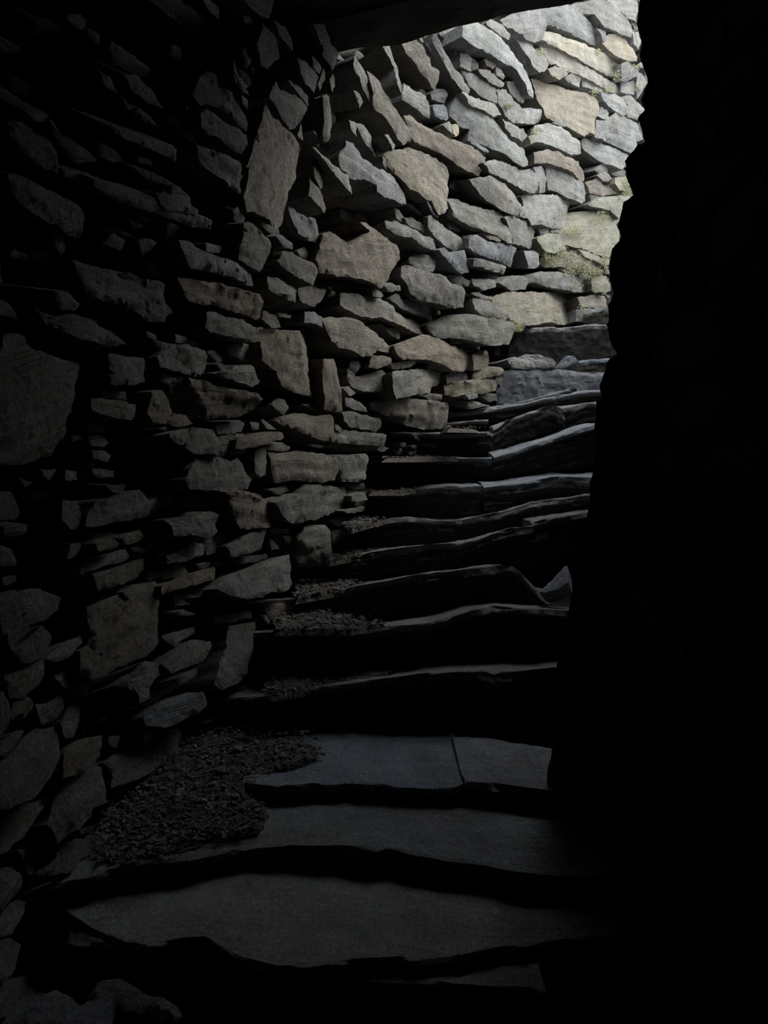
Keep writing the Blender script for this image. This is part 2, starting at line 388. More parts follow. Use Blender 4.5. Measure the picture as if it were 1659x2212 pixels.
# outlines of the wall stones: tone, then pixel corners in the 1659 x 2212 photograph (each is laid on the wall face below)
TRACED = '''
G 1000,52 1018,46 1034,44 1056,61 1099,86 1120,108 1138,128 1153,144 1165,162 1168,177 1165,210 1152,203 1127,165 1106,142 1086,134 1061,115 1028,101 1000,80
g 1063,41 1084,51 1099,66 1106,76 1104,86 1076,72 1051,51
g 1111,68 1139,86 1154,101 1175,114 1186,137 1185,149 1167,157 1152,142 1142,122 1132,101
K 1089,38 1122,23 1165,19 1181,16 1184,61 1181,81 1162,89 1142,84 1116,66 1094,53
g 1182,18 1203,11 1230,8 1243,18 1263,33 1281,53 1296,76 1301,94 1296,104 1268,89 1238,71 1208,54 1184,43
p 1186,61 1215,73 1253,89 1278,101 1311,116 1337,132 1347,147 1342,175 1311,162 1276,142 1248,127 1218,109 1187,94 1172,87
P 1165,91 1177,89 1203,104 1241,127 1273,149 1316,172 1347,192 1337,204 1314,195 1268,168 1228,152 1192,137 1175,114
g 1235,9 1266,0 1299,-5 1316,5 1339,23 1354,38 1367,61 1365,81 1337,71 1304,56 1286,30 1258,25
g 1316,0 1329,-15 1377,-15 1380,23 1373,48 1359,41 1339,23 1319,18
k 1273,38 1289,35 1303,51 1299,61 1286,53
g 1291,59 1311,68 1314,84 1304,94 1300,76
p 1301,91 1316,72 1337,73 1359,86 1372,109 1377,132 1359,132 1339,124 1322,116 1316,109
g 1367,68 1377,67 1386,86 1382,106 1370,94
g 1344,137 1357,132 1367,142 1380,152 1375,165 1354,175 1344,175
p 1377,139 1387,134 1394,142 1387,147
g 1342,175 1375,175 1372,203 1354,203 1342,197
g 1377,152 1390,162 1400,177 1390,197 1377,213 1375,182
b 1184,149 1200,142 1218,146 1230,157 1225,165 1210,172 1192,162
g 1220,170 1235,157 1256,165 1254,189 1238,182
g 1258,172 1284,172 1306,190 1304,200 1278,192 1261,185
p 1168,159 1182,165 1223,180 1243,190 1278,200 1299,215 1296,235 1289,253 1286,291 1276,286 1263,295 1243,284 1218,268 1182,253 1172,233 1167,210
g 1300,200 1329,203 1354,220 1357,243 1347,251 1327,238 1304,218
g 1339,208 1362,205 1375,218 1395,238 1397,248 1377,258 1357,251 1357,225
g 1291,251 1299,229 1316,243 1315,261
g 1290,256 1315,262 1319,291 1309,305 1286,295
g 1318,253 1332,242 1354,253 1377,266 1391,300 1377,306 1375,334 1352,324 1319,301
g 1257,304 1266,294 1289,301 1322,314 1365,338 1352,352 1347,366 1319,357 1291,344 1263,327 1257,319
g 1129,235 1152,232 1175,239 1184,261 1162,268 1142,268 1119,263
g 1162,268 1187,263 1210,273 1228,281 1253,306 1256,332 1235,334 1210,322 1177,309 1154,304
g 1197,266 1213,258 1225,273 1215,275
b 1156,327 1182,322 1210,327 1223,337 1253,347 1278,365 1287,380 1273,387 1243,372 1210,359 1182,352 1157,352
k 1286,367 1306,348 1320,362 1316,372 1296,375
g 995,111 1015,115 1034,137 1033,149 1020,154 995,144
b 1046,127 1059,118 1073,139 1068,147 1053,142
g 1071,142 1086,152 1094,165 1089,172 1073,162
g 1033,149 1051,149 1071,162 1091,180 1084,190 1066,182 1046,165
g 1000,152 1020,157 1051,172 1073,190 1084,215 1076,223 1048,213 1023,195 1010,175
g 1094,177 1109,175 1130,194 1137,215 1129,223 1109,208 1099,192
g 1076,192 1094,192 1106,210 1122,225 1133,241 1129,256 1111,266 1094,251 1084,228
g 1000,197 1015,203 1041,215 1071,225 1084,248 1068,251 1043,235 1015,223
G 975,233 989,203 1000,213 1015,225 1043,235 1071,256 1086,268 1101,291 1127,306 1152,322 1153,354 1134,359 1109,347 1081,329 1051,314 1018,301 1020,278 1000,273 976,248
g 1086,256 1106,266 1132,278 1144,294 1134,304 1109,294 1094,276
m 1142,294 1157,289 1162,304 1149,311
c 1019,306 1033,308 1051,320 1057,329 1046,327
K 824,93 843,90 845,105 850,122 859,140 864,161 871,194 871,203 862,190 854,165 854,145 843,128 833,111
B 868,88 901,80 908,91 918,103 923,116 930,126 935,143 950,155 949,174 941,194 935,190 922,167 908,155 897,134 879,116 872,97
k 904,76 912,74 916,91 910,91
k 918,93 937,97 933,113
k 934,118 951,124 953,136 939,132
G 939,71 945,70 951,80 960,103 974,132 989,153 1001,170 1016,192 1014,203 1001,197 989,184 978,167 968,151 957,126 949,109 942,88
G 949,66 966,64 985,57 985,82 991,107 995,143 989,130 982,107 975,97 970,88 951,74
p 985,82 995,83 1009,93 1020,109 1036,116 1045,130 1043,136 1020,120 1001,111 989,103
g 995,113 1009,116 1020,128 1020,153 1007,149 995,143
g 997,151 1007,149 1020,159 1020,190 1012,180
g 868,205 872,180 885,186 904,197 922,205 930,228 939,253 918,246 899,232 885,223 870,216
k 931,201 943,191 964,194 967,205 964,222 949,219 933,213
c 937,228 960,224 970,238 970,248 964,261 941,251
g 957,269 970,261 978,269 978,290
p 978,267 989,269 995,286 985,296 980,288
B 808,201 796,151 814,167 827,188 839,209 852,230 864,251 877,269 891,292 891,309 881,305 873,315 862,300 850,277 835,257 812,234 806,217
k 764,128 769,119 783,143 795,163 804,194 802,221 787,194 777,167 764,143
k 764,194 777,199 785,221 779,234 773,213
k 700,97 717,101 729,116 733,128 719,153 712,138 700,122
k 700,207 714,209 719,242 719,271 712,305 704,305 700,290
g 756,257 766,263 771,277 771,296 760,278
g 833,290 841,290 854,313 850,323 841,304
B 880,246 891,244 905,264 922,272 941,281 965,292 990,304 1010,308 1035,322 1052,340 1048,362 1040,378 1030,375 1000,362 960,335 925,318 895,308 884,280
G 767,263 783,269 796,284 808,305 823,347 815,345 795,315 782,295
c 735,335 750,303 765,310 785,340 810,358 828,366 850,380 866,395 874,408 879,430 878,443 865,439 848,429 830,424 818,412 814,400 790,387 770,385 745,365
g 1015,387 1045,383 1068,378 1085,385 1110,398 1124,418 1124,430 1131,444 1125,463 1115,466 1100,462 1085,455 1065,440 1050,432 1035,415
g 969,427 992,429 1012,441 1035,447 1060,454 1082,457 1090,470 1104,495 1111,526 1098,523 1078,510 1050,500 1020,488 993,475 980,466 977,445
c 1016,515 1020,507 1032,508 1056,522 1090,525 1128,536 1125,552 1130,578 1110,573 1085,565 1055,556 1030,548 1014,535
k 867,597 872,574 888,572 915,584 935,590 965,596 975,610 1000,618 1013,630 1010,662 990,665 955,655 915,650 890,637 880,612
c 827,337 838,348 848,371 844,375 836,368 828,352
p 824,319 844,325 861,331 867,352 882,371 900,385 923,408 934,433 923,433 905,416 888,410 873,391 857,375 840,350 826,335
P 860,318 892,318 915,329 944,342 965,360 971,377 970,400 968,423 969,450 959,460 948,464 942,450 932,427 911,396 896,377 876,360 867,342
k 975,389 1015,385 1029,408 1031,416 984,410 971,404
c 920,433 930,439 940,454 948,470 938,464 929,449
k 880,437 900,441 923,454 930,462 923,474 903,460 884,447
k 852,449 863,452 875,470 871,483 857,470
k 875,470 890,470 907,479 920,493 917,503 896,493 878,483
g 833,476 857,479 876,487 892,495 915,508 936,516 942,539 932,539 911,528 890,512 876,512 855,504 836,491
g 925,468 932,464 948,477 965,493 990,506 1002,522 1002,537 984,542 959,528 938,508 925,493
k 965,466 981,479 998,493 996,501 973,493
c 948,539 959,535 973,544 988,543 1007,539 1008,570 1016,584 1013,589 998,591 984,580 971,566 959,553
p 1038,502 1054,502 1073,510 1084,520 1079,523 1058,516
g 1025,558 1040,558 1069,568 1096,574 1091,592 1069,587 1050,580 1027,574
k 1048,582 1077,589 1075,603 1058,597
k 884,557 896,547 915,549 944,558 946,570 942,585 923,585 903,578 886,566
k 971,595 990,591 1017,607 1011,618 992,618 975,607
g 1019,601 1069,605 1071,620 1046,626 1025,616
g 1091,468 1102,464 1118,472 1141,477 1155,489 1161,499 1158,518 1149,539 1133,533 1110,525 1106,501 1097,483
g 1045,350 1060,345 1072,346 1099,354 1124,364 1151,368 1162,377 1167,395 1158,418 1143,416 1128,410 1104,395 1079,381 1060,371
g 1178,356 1195,362 1224,373 1253,387 1266,393 1272,416 1274,433 1266,438 1245,433 1230,429 1207,416 1185,410 1183,393
k 1155,360 1176,360 1183,395 1182,414 1168,416 1164,393 1158,377
b 1268,391 1288,385 1303,396 1340,408 1338,418 1318,420 1303,423 1276,416 1272,404
g 1291,377 1309,371 1322,385 1315,393 1301,389
m 1330,383 1355,381 1361,408 1365,416 1340,410 1330,396
g 1274,420 1284,416 1299,425 1290,431 1278,433
g 1126,423 1168,420 1210,420 1232,433 1230,454 1228,479 1222,490 1201,491 1170,485 1151,485 1143,470 1126,468 1124,450 1133,443
m 1276,439 1297,425 1330,423 1365,423 1349,447 1340,474 1320,454 1295,449 1276,443
m 1232,452 1253,452 1295,449 1330,460 1342,474 1334,485 1341,512 1334,531 1318,557 1299,553 1264,539 1245,533 1228,524 1218,501 1228,474
p 1249,536 1264,540 1299,554 1318,558 1317,572 1301,570 1263,553
c 1162,493 1176,485 1187,491 1185,504 1170,506
g 1187,501 1199,491 1210,499 1203,503
m 1162,514 1185,504 1210,506 1222,520 1224,539 1199,547 1180,543 1168,528
g 1228,539 1243,535 1250,549 1239,553
c 1133,541 1151,541 1166,549 1164,570 1156,580 1143,580 1137,560
m 1168,560 1183,549 1224,543 1253,553 1280,560 1299,580 1274,585 1243,580 1205,576 1180,578 1168,570
g 1157,591 1180,586 1209,587 1233,595 1262,599 1274,609 1279,624 1276,633 1252,631 1221,626 1194,619 1178,609 1161,607
m 1280,597 1315,595 1321,628 1307,632 1284,628 1278,611
k 1081,611 1102,597 1135,594 1144,611 1135,624 1106,628
p 1081,636 1102,627 1135,629 1172,631 1217,627 1246,630 1246,658 1243,660 1247,683 1241,697 1217,701 1188,695 1161,702 1135,701 1116,687 1108,675 1102,665 1086,656
B 1247,642 1274,638 1323,632 1321,646 1315,665 1286,666 1258,662
g 1247,667 1313,666 1313,701 1274,697 1243,694
g 1020,632 1036,629 1051,640 1064,638 1062,648 1038,644
g 1023,644 1043,646 1059,648 1081,660 1106,671 1108,683 1098,691 1075,685 1047,683 1026,669
b 1024,765 1057,767 1057,781 1045,798 1024,800
p 1024,804 1057,796 1084,793 1092,804 1075,812 1049,818 1020,820
p 959,833 1000,822 1047,819 1077,824 1073,845 1047,851 1008,857 963,855
g 1006,853 1032,850 1034,859 1014,863
k 1032,855 1057,850 1073,851 1076,865 1057,867
g 1002,867 1024,865 1045,872 1061,878 1036,880 1008,884
k 1075,824 1092,814 1090,831 1084,837
c 1099,777 1110,770 1135,775 1151,783 1156,794 1135,796 1108,792
k 1127,763 1143,762 1168,767 1190,775 1201,781 1196,792 1176,794 1157,792 1135,775
k 1198,787 1217,771 1237,767 1250,779 1231,787 1213,796
k 1088,781 1098,777 1106,790 1094,792
g 736,634 761,633 798,641 822,641 852,656 865,671 891,682 919,688 939,699 942,717 934,722 908,717 884,710 852,697 828,686 798,686 772,680 754,671 736,660
k 843,645 856,632 869,643 895,654 930,658 941,667 946,688 941,693 917,684 891,675 869,667
g 830,615 843,611 867,617 868,628 841,630
g 804,623 822,628 830,639 824,643 808,639
B 713,686 769,684 791,702 817,719 835,734 848,758 841,762 817,758 800,771 787,771 765,758 743,751 728,736 722,715
k 820,698 839,706 869,715 869,732 852,728 830,710
C 943,697 980,679 1012,678 1060,686 1093,691 1112,702 1112,715 1101,743 1069,747 1039,741 999,732 969,730 950,725
b 855,745 882,732 915,722 934,725 956,736 976,747 1002,751 1019,764 1023,795 1008,801 982,799 956,786 930,777 902,775 874,777 858,764
k 1023,767 1058,771 1058,793 1025,799
k 941,725 956,725 969,736 960,738
p 975,734 989,732 1003,739 991,743 973,742
B 804,769 835,767 849,777 839,790 817,797 798,793
g 845,785 869,782 895,776 901,784 891,793 850,799
g 850,801 878,799 934,795 947,800 961,801 959,827 941,834 939,847 906,851 871,858 861,843 854,823
k 963,808 989,802 1021,807 1021,814 993,823 967,830
k 921,784 945,782 958,788 958,797 921,794
k 752,795 767,793 769,823 759,832 751,814
k 765,834 774,814 804,804 828,800 843,810 849,825 849,847 822,846 787,845
k 759,780 776,780 780,793 769,806 756,793
g 741,838 754,834 768,849 756,856
k 832,853 852,848 861,856 850,860
b 700,775 733,777 738,797 738,830 741,860 740,888 722,892 704,886 702,853 700,819
g 746,858 765,860 795,879 795,890 778,888 750,877
k 741,892 769,890 800,899 835,905 841,925 822,932 787,929 754,921 743,910
P 798,871 822,864 887,861 941,866 967,869 972,884 967,923 939,929 906,927 880,921 861,905 830,897 804,884
g 921,858 939,851 956,853 954,864 930,866
p 725,914 739,925 737,936 726,927
b 399,603 426,605 476,614 527,628 563,637 571,651 570,688 559,692 536,683 508,674 467,660 433,658 413,651
k 451,674 469,672 488,685 527,690 554,706 554,740 522,738 504,727 456,717 446,708
g 578,596 602,601 634,617 645,628 642,654 623,646 595,633 580,624
k 647,610 675,613 703,628 696,649 680,664 655,653 647,635
k 577,580 598,580 598,591 579,589
c 659,672 682,674 701,690 705,711 685,701 662,697
k 600,676 630,681 627,688 604,683
k 657,708 680,713 678,720 662,717
k 570,672 598,683 607,708 586,708 568,688
b 566,738 593,722 600,713 634,715 655,715 673,724 694,727 703,738 702,823 701,853 678,857 646,850 609,834 602,804 584,793 566,777
k 554,708 582,706 591,722 582,733 556,731
k 492,747 511,738 540,743 556,761 549,786 527,779 499,763
g 467,807 499,800 508,788 527,793 545,788 562,825 549,837 531,830 508,821 488,818
k 449,759 467,756 483,779 472,784
g 469,786 481,784 492,802 478,800
k 380,744 410,745 442,756 448,770 444,804 442,818 414,811 380,802 346,791 341,770
k 380,722 401,727 405,736 435,740 435,749 403,743 380,738
B 380,811 437,821 472,834 517,843 559,850 575,862 575,873 554,892 527,901 490,905 449,910 403,905 380,901 366,878 362,837
k 582,871 614,862 625,882 621,892 598,885
b 380,892 403,896 419,914 412,919 380,921 357,910
k 467,917 499,913 499,937 472,937
k 500,910 517,906 530,914 522,933 501,935
k 540,910 561,914 559,928 545,928
k 563,905 577,910 598,928 577,926
b 527,946 586,933 611,933 614,946 586,956 554,967 527,967
b 611,905 653,890 675,896 689,901 714,894 724,905 728,944 724,956 698,951 673,942 639,924
k 655,873 701,862 703,892 678,889
k 508,937 527,937 531,958 511,956
k 414,924 458,926 476,956 481,983 449,979 414,965 380,956 366,937
k 532,482 545,480 567,499 585,517 585,538 573,575 564,589 545,577 519,564 519,536 532,508
c 389,517 408,521 441,541 471,554 502,562 530,571 547,580 551,621 532,614 502,597 484,595 460,586 434,584 413,577 400,551
c 628,445 651,462 684,473 690,502 701,532 673,521 645,504 630,473
c 595,510 604,506 632,523 632,538 619,536
k 564,473 588,484 604,495 604,506 588,508 569,488
k 671,380 684,397 699,423 705,449 703,460 688,445 669,421
k 684,376 699,376 698,413 688,397
k 504,454 515,447 534,471 530,484 515,484 506,478
k 601,562 614,543 636,547 684,575 689,588 679,614 658,606 630,588
k 580,569 588,558 597,575 597,590 582,588
k 589,536 597,534 597,554 590,551
k 643,541 660,532 669,551 664,560 651,554
c 688,545 695,547 684,573
k 469,380 525,380 523,417 517,421 502,410 482,391
k 447,525 475,530 492,536 488,551 471,547 447,541
k 380,402 397,408 413,428 413,443 432,452 430,465 402,460 380,456 354,452 347,423
B 700,505 712,500 740,520 760,530 773,520 800,500 775,477 800,485 835,510 862,535 866,560 845,588 835,610 825,622 800,608 770,600 740,595 700,588 690,560
B 580,221 592,252 619,274 636,291 652,310 657,349 656,385 641,410 634,435 630,478 619,502 606,495 586,473 564,462 535,455 532,423 536,400 540,362 534,361 549,312 563,264 573,238
k 450,151 467,163 472,187 501,202 515,223 534,252 537,286 522,274 505,257 486,240 460,228 433,226 416,204 426,177
k 435,247 452,235 469,245 486,264 510,276 534,291 537,312 525,334 501,322 476,298 450,288 435,269
k 426,312 452,322 476,329 520,349 526,382 522,419 505,411 484,387 460,375 435,353
k 573,52 595,76 601,88 601,127 580,152 563,139 556,95
k 592,45 619,54 633,83 633,110 619,93 607,74
k 679,50 701,54 722,93 737,112 718,153 701,124 691,83
k 643,122 660,132 674,144 693,170 679,199 665,182 650,151
k 679,120 696,144 689,161 677,144
k 703,144 703,170 691,199 686,182
k 597,175 611,194 640,204 667,230 655,255 640,279 628,281 611,252 597,228 580,211
k 624,171 640,182 667,206 667,228 648,206
k 691,206 715,204 715,230 720,264 713,300 705,284 698,245
k 713,170 722,156 726,185 718,199
k 505,122 515,156 529,182 542,206 525,197 510,177
k 522,204 537,218 539,238 525,223
k 652,264 656,303 643,293
k 677,281 703,296 703,308 686,296
g 679,315 701,334 725,356 756,378 768,419 756,409 727,380 703,346
k 677,332 698,344 701,375 696,411 684,382
k 725,349 739,351 737,365 725,361
k 385,264 409,271 428,312 407,303 385,288
k 522,100 537,98 546,132 534,151
k 404,228 428,247 433,269 421,276
k 20,265 51,265 76,285 106,305 127,328 124,373 101,366 66,341 30,315
k 13,373 51,381 76,391 106,411 142,429 177,447 187,497 182,518 152,510 122,487 94,475 51,447 25,414
k 241,275 278,282 329,303 362,313 387,323 380,348 349,333 309,315 268,300
k 261,206 286,227 327,249 347,275 327,272 294,249 273,232
k 291,363 324,371 354,384 390,404 415,432 420,467 385,459 359,447 329,419 296,381
k 213,391 253,404 299,416 344,432 390,454 420,462 458,475 456,497 415,490 380,475 329,459 253,437 215,419
k 109,257 129,277 134,310 122,297
k 299,343 327,348 327,358 299,353
k 365,257 380,249 385,272 365,275
k 51,239 106,247 109,262 76,262
k 215,310 253,328 273,351 243,353 213,341
k 142,320 192,328 213,348 177,356 147,343
k 137,366 192,376 215,394 177,394 142,381
k 268,161 294,161 327,194 359,237 327,227 286,196
k 210,146 243,173 253,201 228,186
k 276,470 316,490 291,495
k 294,459 329,475 314,480
k 162,558 197,571 223,579 268,586 299,602 347,607 357,617 362,655 375,677 354,695 322,693 294,672 273,657 238,652 218,647 187,632 172,602
k 89,670 127,683 162,677 203,690 243,715 276,743 243,748 208,738 177,731 142,718 109,700
B 15,721 46,723 61,743 84,756 114,766 152,779 187,781 182,809 167,855 152,895 144,931 129,958 119,986 76,1002 0,1007 -15,910 -10,796
k 238,764 273,767 314,774 314,827 289,831 243,832
k 342,738 375,741 405,748 420,756 430,807 387,802 357,794 339,779
b 200,860 243,862 299,875 299,895 284,908 253,903 223,893 200,885
k 182,862 200,865 203,893 185,895
b 329,847 352,842 370,860 375,885 359,915 334,915 319,895
k 304,521 329,518 362,533 372,553 367,574 344,553 306,553
k 122,629 147,629 175,657 162,672 134,670
k 111,503 134,510 142,536 134,553 119,531
k 220,528 246,503 273,518 261,541 235,531
k 0,647 20,655 43,690 15,683 -15,677
k 78,690 96,693 99,708 81,700
k 316,715 339,723 339,736 319,728
k 377,721 400,726 415,741 390,741
k 344,802 375,817 370,832 349,824
k -20,556 3,558 8,617 -20,622
k 316,566 337,571 349,596 327,591
k 223,847 273,845 276,865 228,860
k 180,913 208,913 230,931 192,936
k 190,941 228,941 238,956 228,964 195,961
c 197,974 225,973 241,984 233,997 203,989
k 200,1014 248,1017 246,1032 208,1032
k -20,1060 15,1061 33,1075 46,1101 38,1123 -20,1128
k 139,1080 170,1082 182,1108 190,1141 152,1142 137,1121
k 192,1136 200,1103 213,1080 266,1075 301,1057 329,1080 354,1068 385,1057 382,1078 344,1113 304,1121 253,1128 215,1138
k 142,1014 167,1017 167,1037 142,1037
k 86,1012 132,1017 139,1037 106,1037
k 41,1032 73,1042 56,1052
k 230,1047 273,1047 266,1063 243,1063
k 200,1159 238,1149 263,1154 268,1164 233,1164 208,1166
b 263,1156 304,1144 314,1159 299,1171 271,1176
b 208,1174 238,1164 268,1174 243,1187 215,1192
k 170,1227 203,1214 251,1192 271,1187 281,1202 268,1214 228,1222 182,1242
k 147,1207 154,1176 175,1174 167,1199
b 203,1240 253,1227 296,1214 311,1207 314,1230 299,1247 253,1268 215,1278
k 286,1182 327,1171 332,1156 334,1182 316,1194 294,1194
k 372,1138 354,1121 380,1116 395,1126 420,1126 463,1123 473,1146 456,1164 420,1156 377,1159
k 339,1199 347,1179 362,1182 357,1199 342,1207
k 365,1179 387,1171 390,1189 362,1197
c 365,1199 395,1187 420,1169 441,1176 441,1197 420,1207 390,1214 370,1219
k 316,1235 349,1230 347,1247 322,1255
k 354,1227 390,1217 410,1235 380,1250 354,1250
b 352,1265 380,1255 420,1237 461,1225 468,1245 430,1260 380,1275 354,1285
b 268,1278 304,1260 339,1257 347,1275 316,1290 278,1295
k 347,926 365,918 410,928 415,936 375,933
k 372,890 395,898 418,916 405,916 377,901
k 5,1247 33,1242 38,1255 10,1265
k 10,1138 63,1133 61,1151 25,1164 13,1164
k 0,1176 28,1187 41,1219 10,1227 -15,1214
k 427,986 470,988 505,997 518,991 544,1036 535,1056 470,1060 412,1056 401,1036 414,1010
k 416,923 462,928 475,952 479,986 444,980 416,978 392,956
k 472,943 505,939 511,962 531,978 479,986
k 509,936 524,936 535,975 524,978 511,960
b 529,945 596,933 613,935 613,945 581,956 548,967 535,969
k 577,962 609,956 629,965 624,973 596,975 579,971
k 553,971 579,968 577,1025 566,1032 554,1021
B 585,975 609,978 655,973 700,978 731,993 735,1015 726,1036 696,1043 663,1038 633,1036 603,1042 592,1019
k 582,1056 620,1048 626,1060 600,1069
k 624,1049 648,1047 661,1060 642,1067
g 598,1086 631,1077 661,1067 674,1047 709,1049 752,1054 754,1080 746,1099 709,1114 679,1123 635,1132 618,1125
b 490,1062 535,1060 568,1071 590,1086 592,1101 583,1138 535,1145 518,1140 505,1104
k 386,1075 431,1066 466,1067 476,1080 462,1097 420,1104 396,1088
k 373,1136 390,1123 416,1117 427,1106 457,1104 475,1114 462,1147 435,1151 379,1160
k 442,1156 490,1156 490,1186 448,1201 444,1179
k 490,1179 514,1164 548,1149 574,1141 574,1153 564,1184 535,1195 501,1205
k 577,1145 600,1140 624,1143 624,1151 581,1150
k 579,1159 596,1171 605,1186 587,1188
k 613,1158 633,1158 635,1179 629,1192
C 646,1162 661,1138 709,1132 718,1151 718,1184 713,1205 692,1225 655,1225 650,1205
k 718,1145 746,1147 746,1162 720,1179
k 514,1212 544,1201 581,1196 583,1203 555,1214 520,1219
k 427,1219 470,1208 485,1219 444,1227 429,1227
b 420,1236 462,1223 468,1229 462,1253 427,1262 392,1277 373,1271
G 629,1197 631,1240 633,1266 609,1281 592,1279 568,1290 535,1294 503,1288 462,1271 492,1245 548,1227 579,1212
k 379,1279 440,1268 455,1290 396,1292
k 724,984 752,984 793,981 798,986 798,1034 775,1041 743,1041 736,1016
k 743,958 812,963 844,968 830,975 752,975 713,968
k 727,945 747,929 775,931 844,940 848,963 786,961 731,956
k 747,1046 786,1043 789,1057 768,1059
g 761,1071 791,1062 795,1080 761,1084
k 757,1089 793,1082 791,1094 757,1098
g 743,1103 789,1094 786,1105 750,1110
k 715,1123 747,1118 759,1133 747,1138 727,1137
k 598,860 615,862 624,883 615,897 587,874
k 462,1333 498,1326 544,1317 548,1333 503,1343 466,1346
k 495,1352 560,1340 568,1347 565,1400 556,1451 527,1461 519,1475 481,1490 466,1478 478,1429 493,1381
b 565,1302 611,1302 628,1309 621,1323 606,1343 587,1338 575,1318
c 565,1328 577,1328 586,1345 582,1350
k 474,1504 517,1482 577,1470 580,1506 541,1516 481,1531
k 488,1535 568,1521 568,1538 493,1547 445,1560
k 351,1374 392,1359 425,1352 421,1369 396,1381 384,1400
k 353,1432 384,1403 416,1381 459,1384 459,1400 440,1429 404,1441 372,1453
k 380,1468 428,1444 423,1461 389,1485
k 302,1516 331,1485 380,1468 384,1485 348,1509 317,1526
c 322,1535 360,1514 406,1497 435,1496 448,1511 449,1526 421,1545 360,1572 314,1567 310,1550
k 377,1289 406,1280 421,1304 382,1309
k 360,1320 396,1316 425,1326 401,1330
B 187,1311 241,1291 284,1268 316,1258 347,1263 342,1316 344,1354 348,1382 329,1410 278,1437 203,1468 177,1453 177,1405 197,1389 197,1349
k 215,1491 266,1463 316,1427 342,1435 344,1458 329,1483 327,1506 304,1521 301,1496 266,1478
k 51,1273 89,1268 134,1291 132,1316 101,1339 66,1349 58,1316
k 15,1278 38,1275 53,1286 63,1336 68,1359 28,1405 13,1367 0,1341 -15,1316 -15,1296
k 30,1402 58,1382 94,1349 119,1382 101,1417 71,1432 51,1427
b 8,1463 51,1450 101,1422 101,1455 84,1481 43,1508 28,1508
k 101,1422 142,1387 182,1367 185,1387 149,1420 119,1430
k 116,1458 142,1448 159,1468 147,1486 137,1483
k 152,1478 185,1465 195,1493 187,1506 154,1493
b 30,1518 61,1503 71,1521 56,1554 30,1554
k 76,1521 111,1513 137,1496 138,1529 122,1551 91,1567
k 149,1524 175,1513 172,1556 162,1594 142,1594 137,1559
b 0,1602 41,1577 56,1579 46,1599 15,1635 -15,1635
K 46,1599 73,1577 119,1567 139,1599 134,1635 114,1670 76,1721 25,1746 -15,1736 -15,1665 20,1635
b 142,1615 177,1594 223,1589 218,1635 197,1650 177,1670 142,1681 137,1645
k 203,1524 241,1511 291,1508 299,1521 266,1544 223,1559
k 235,1589 266,1587 253,1615 235,1607
k 225,1645 276,1612 327,1605 390,1569 397,1589 385,1620 334,1665 291,1686 243,1701 246,1670
k 190,1648 223,1643 228,1653 192,1658
k -15,1483 10,1493 30,1544 25,1577 -15,1594
k 0,1422 30,1412 51,1443 15,1458
K 114,1768 122,1722 152,1692 177,1679 205,1659 232,1654 229,1707 228,1732 205,1747 195,1770 170,1790 142,1813 124,1821 106,1780
b -10,1788 38,1742 91,1722 122,1702 114,1722 84,1763 63,1801 25,1833 -15,1851
k 137,1702 152,1676 182,1636 190,1649 177,1674 142,1692
k 124,1856 132,1826 167,1808 197,1811 200,1828 177,1859 152,1884 119,1889 76,1887 111,1871
k 61,1937 101,1925 142,1899 177,1874 195,1856 205,1879 223,1892 232,1912 223,1922 197,1955 177,1973 142,1980 106,1955
k -15,1882 30,1866 46,1887 53,1904 35,1935 15,1960 -15,1963
b 43,1836 66,1833 78,1851 78,1882 68,1917 61,1882 51,1856
k 170,1790 210,1780 208,1795 177,1803
k 215,1780 251,1752 246,1788 233,1821
k 228,1737 276,1730 253,1752 230,1752
k 0,1961 35,1944 58,1946 46,1982 28,2017 0,2022 -15,2012
k 13,2027 28,2022 48,2040 43,2080 33,2106 15,2116 -15,2116 -15,2047
k -15,2118 33,2108 78,2108 63,2128 51,2156 20,2189 -15,2214
'''

# ------------------------------------------------------------------ the outer (left) wall: stones set where the photograph shows them
STONES = []
for line in TRACED.strip().split('\n'):
    w = line.split()
    STONES.append((w[0], [tuple(map(int, q.split(','))) for q in w[1:]]))


def px_area(p):
    return abs(sum(p[i - 1][0] * p[i][1] - p[i][0] * p[i - 1][1] for i in range(len(p)))) / 2


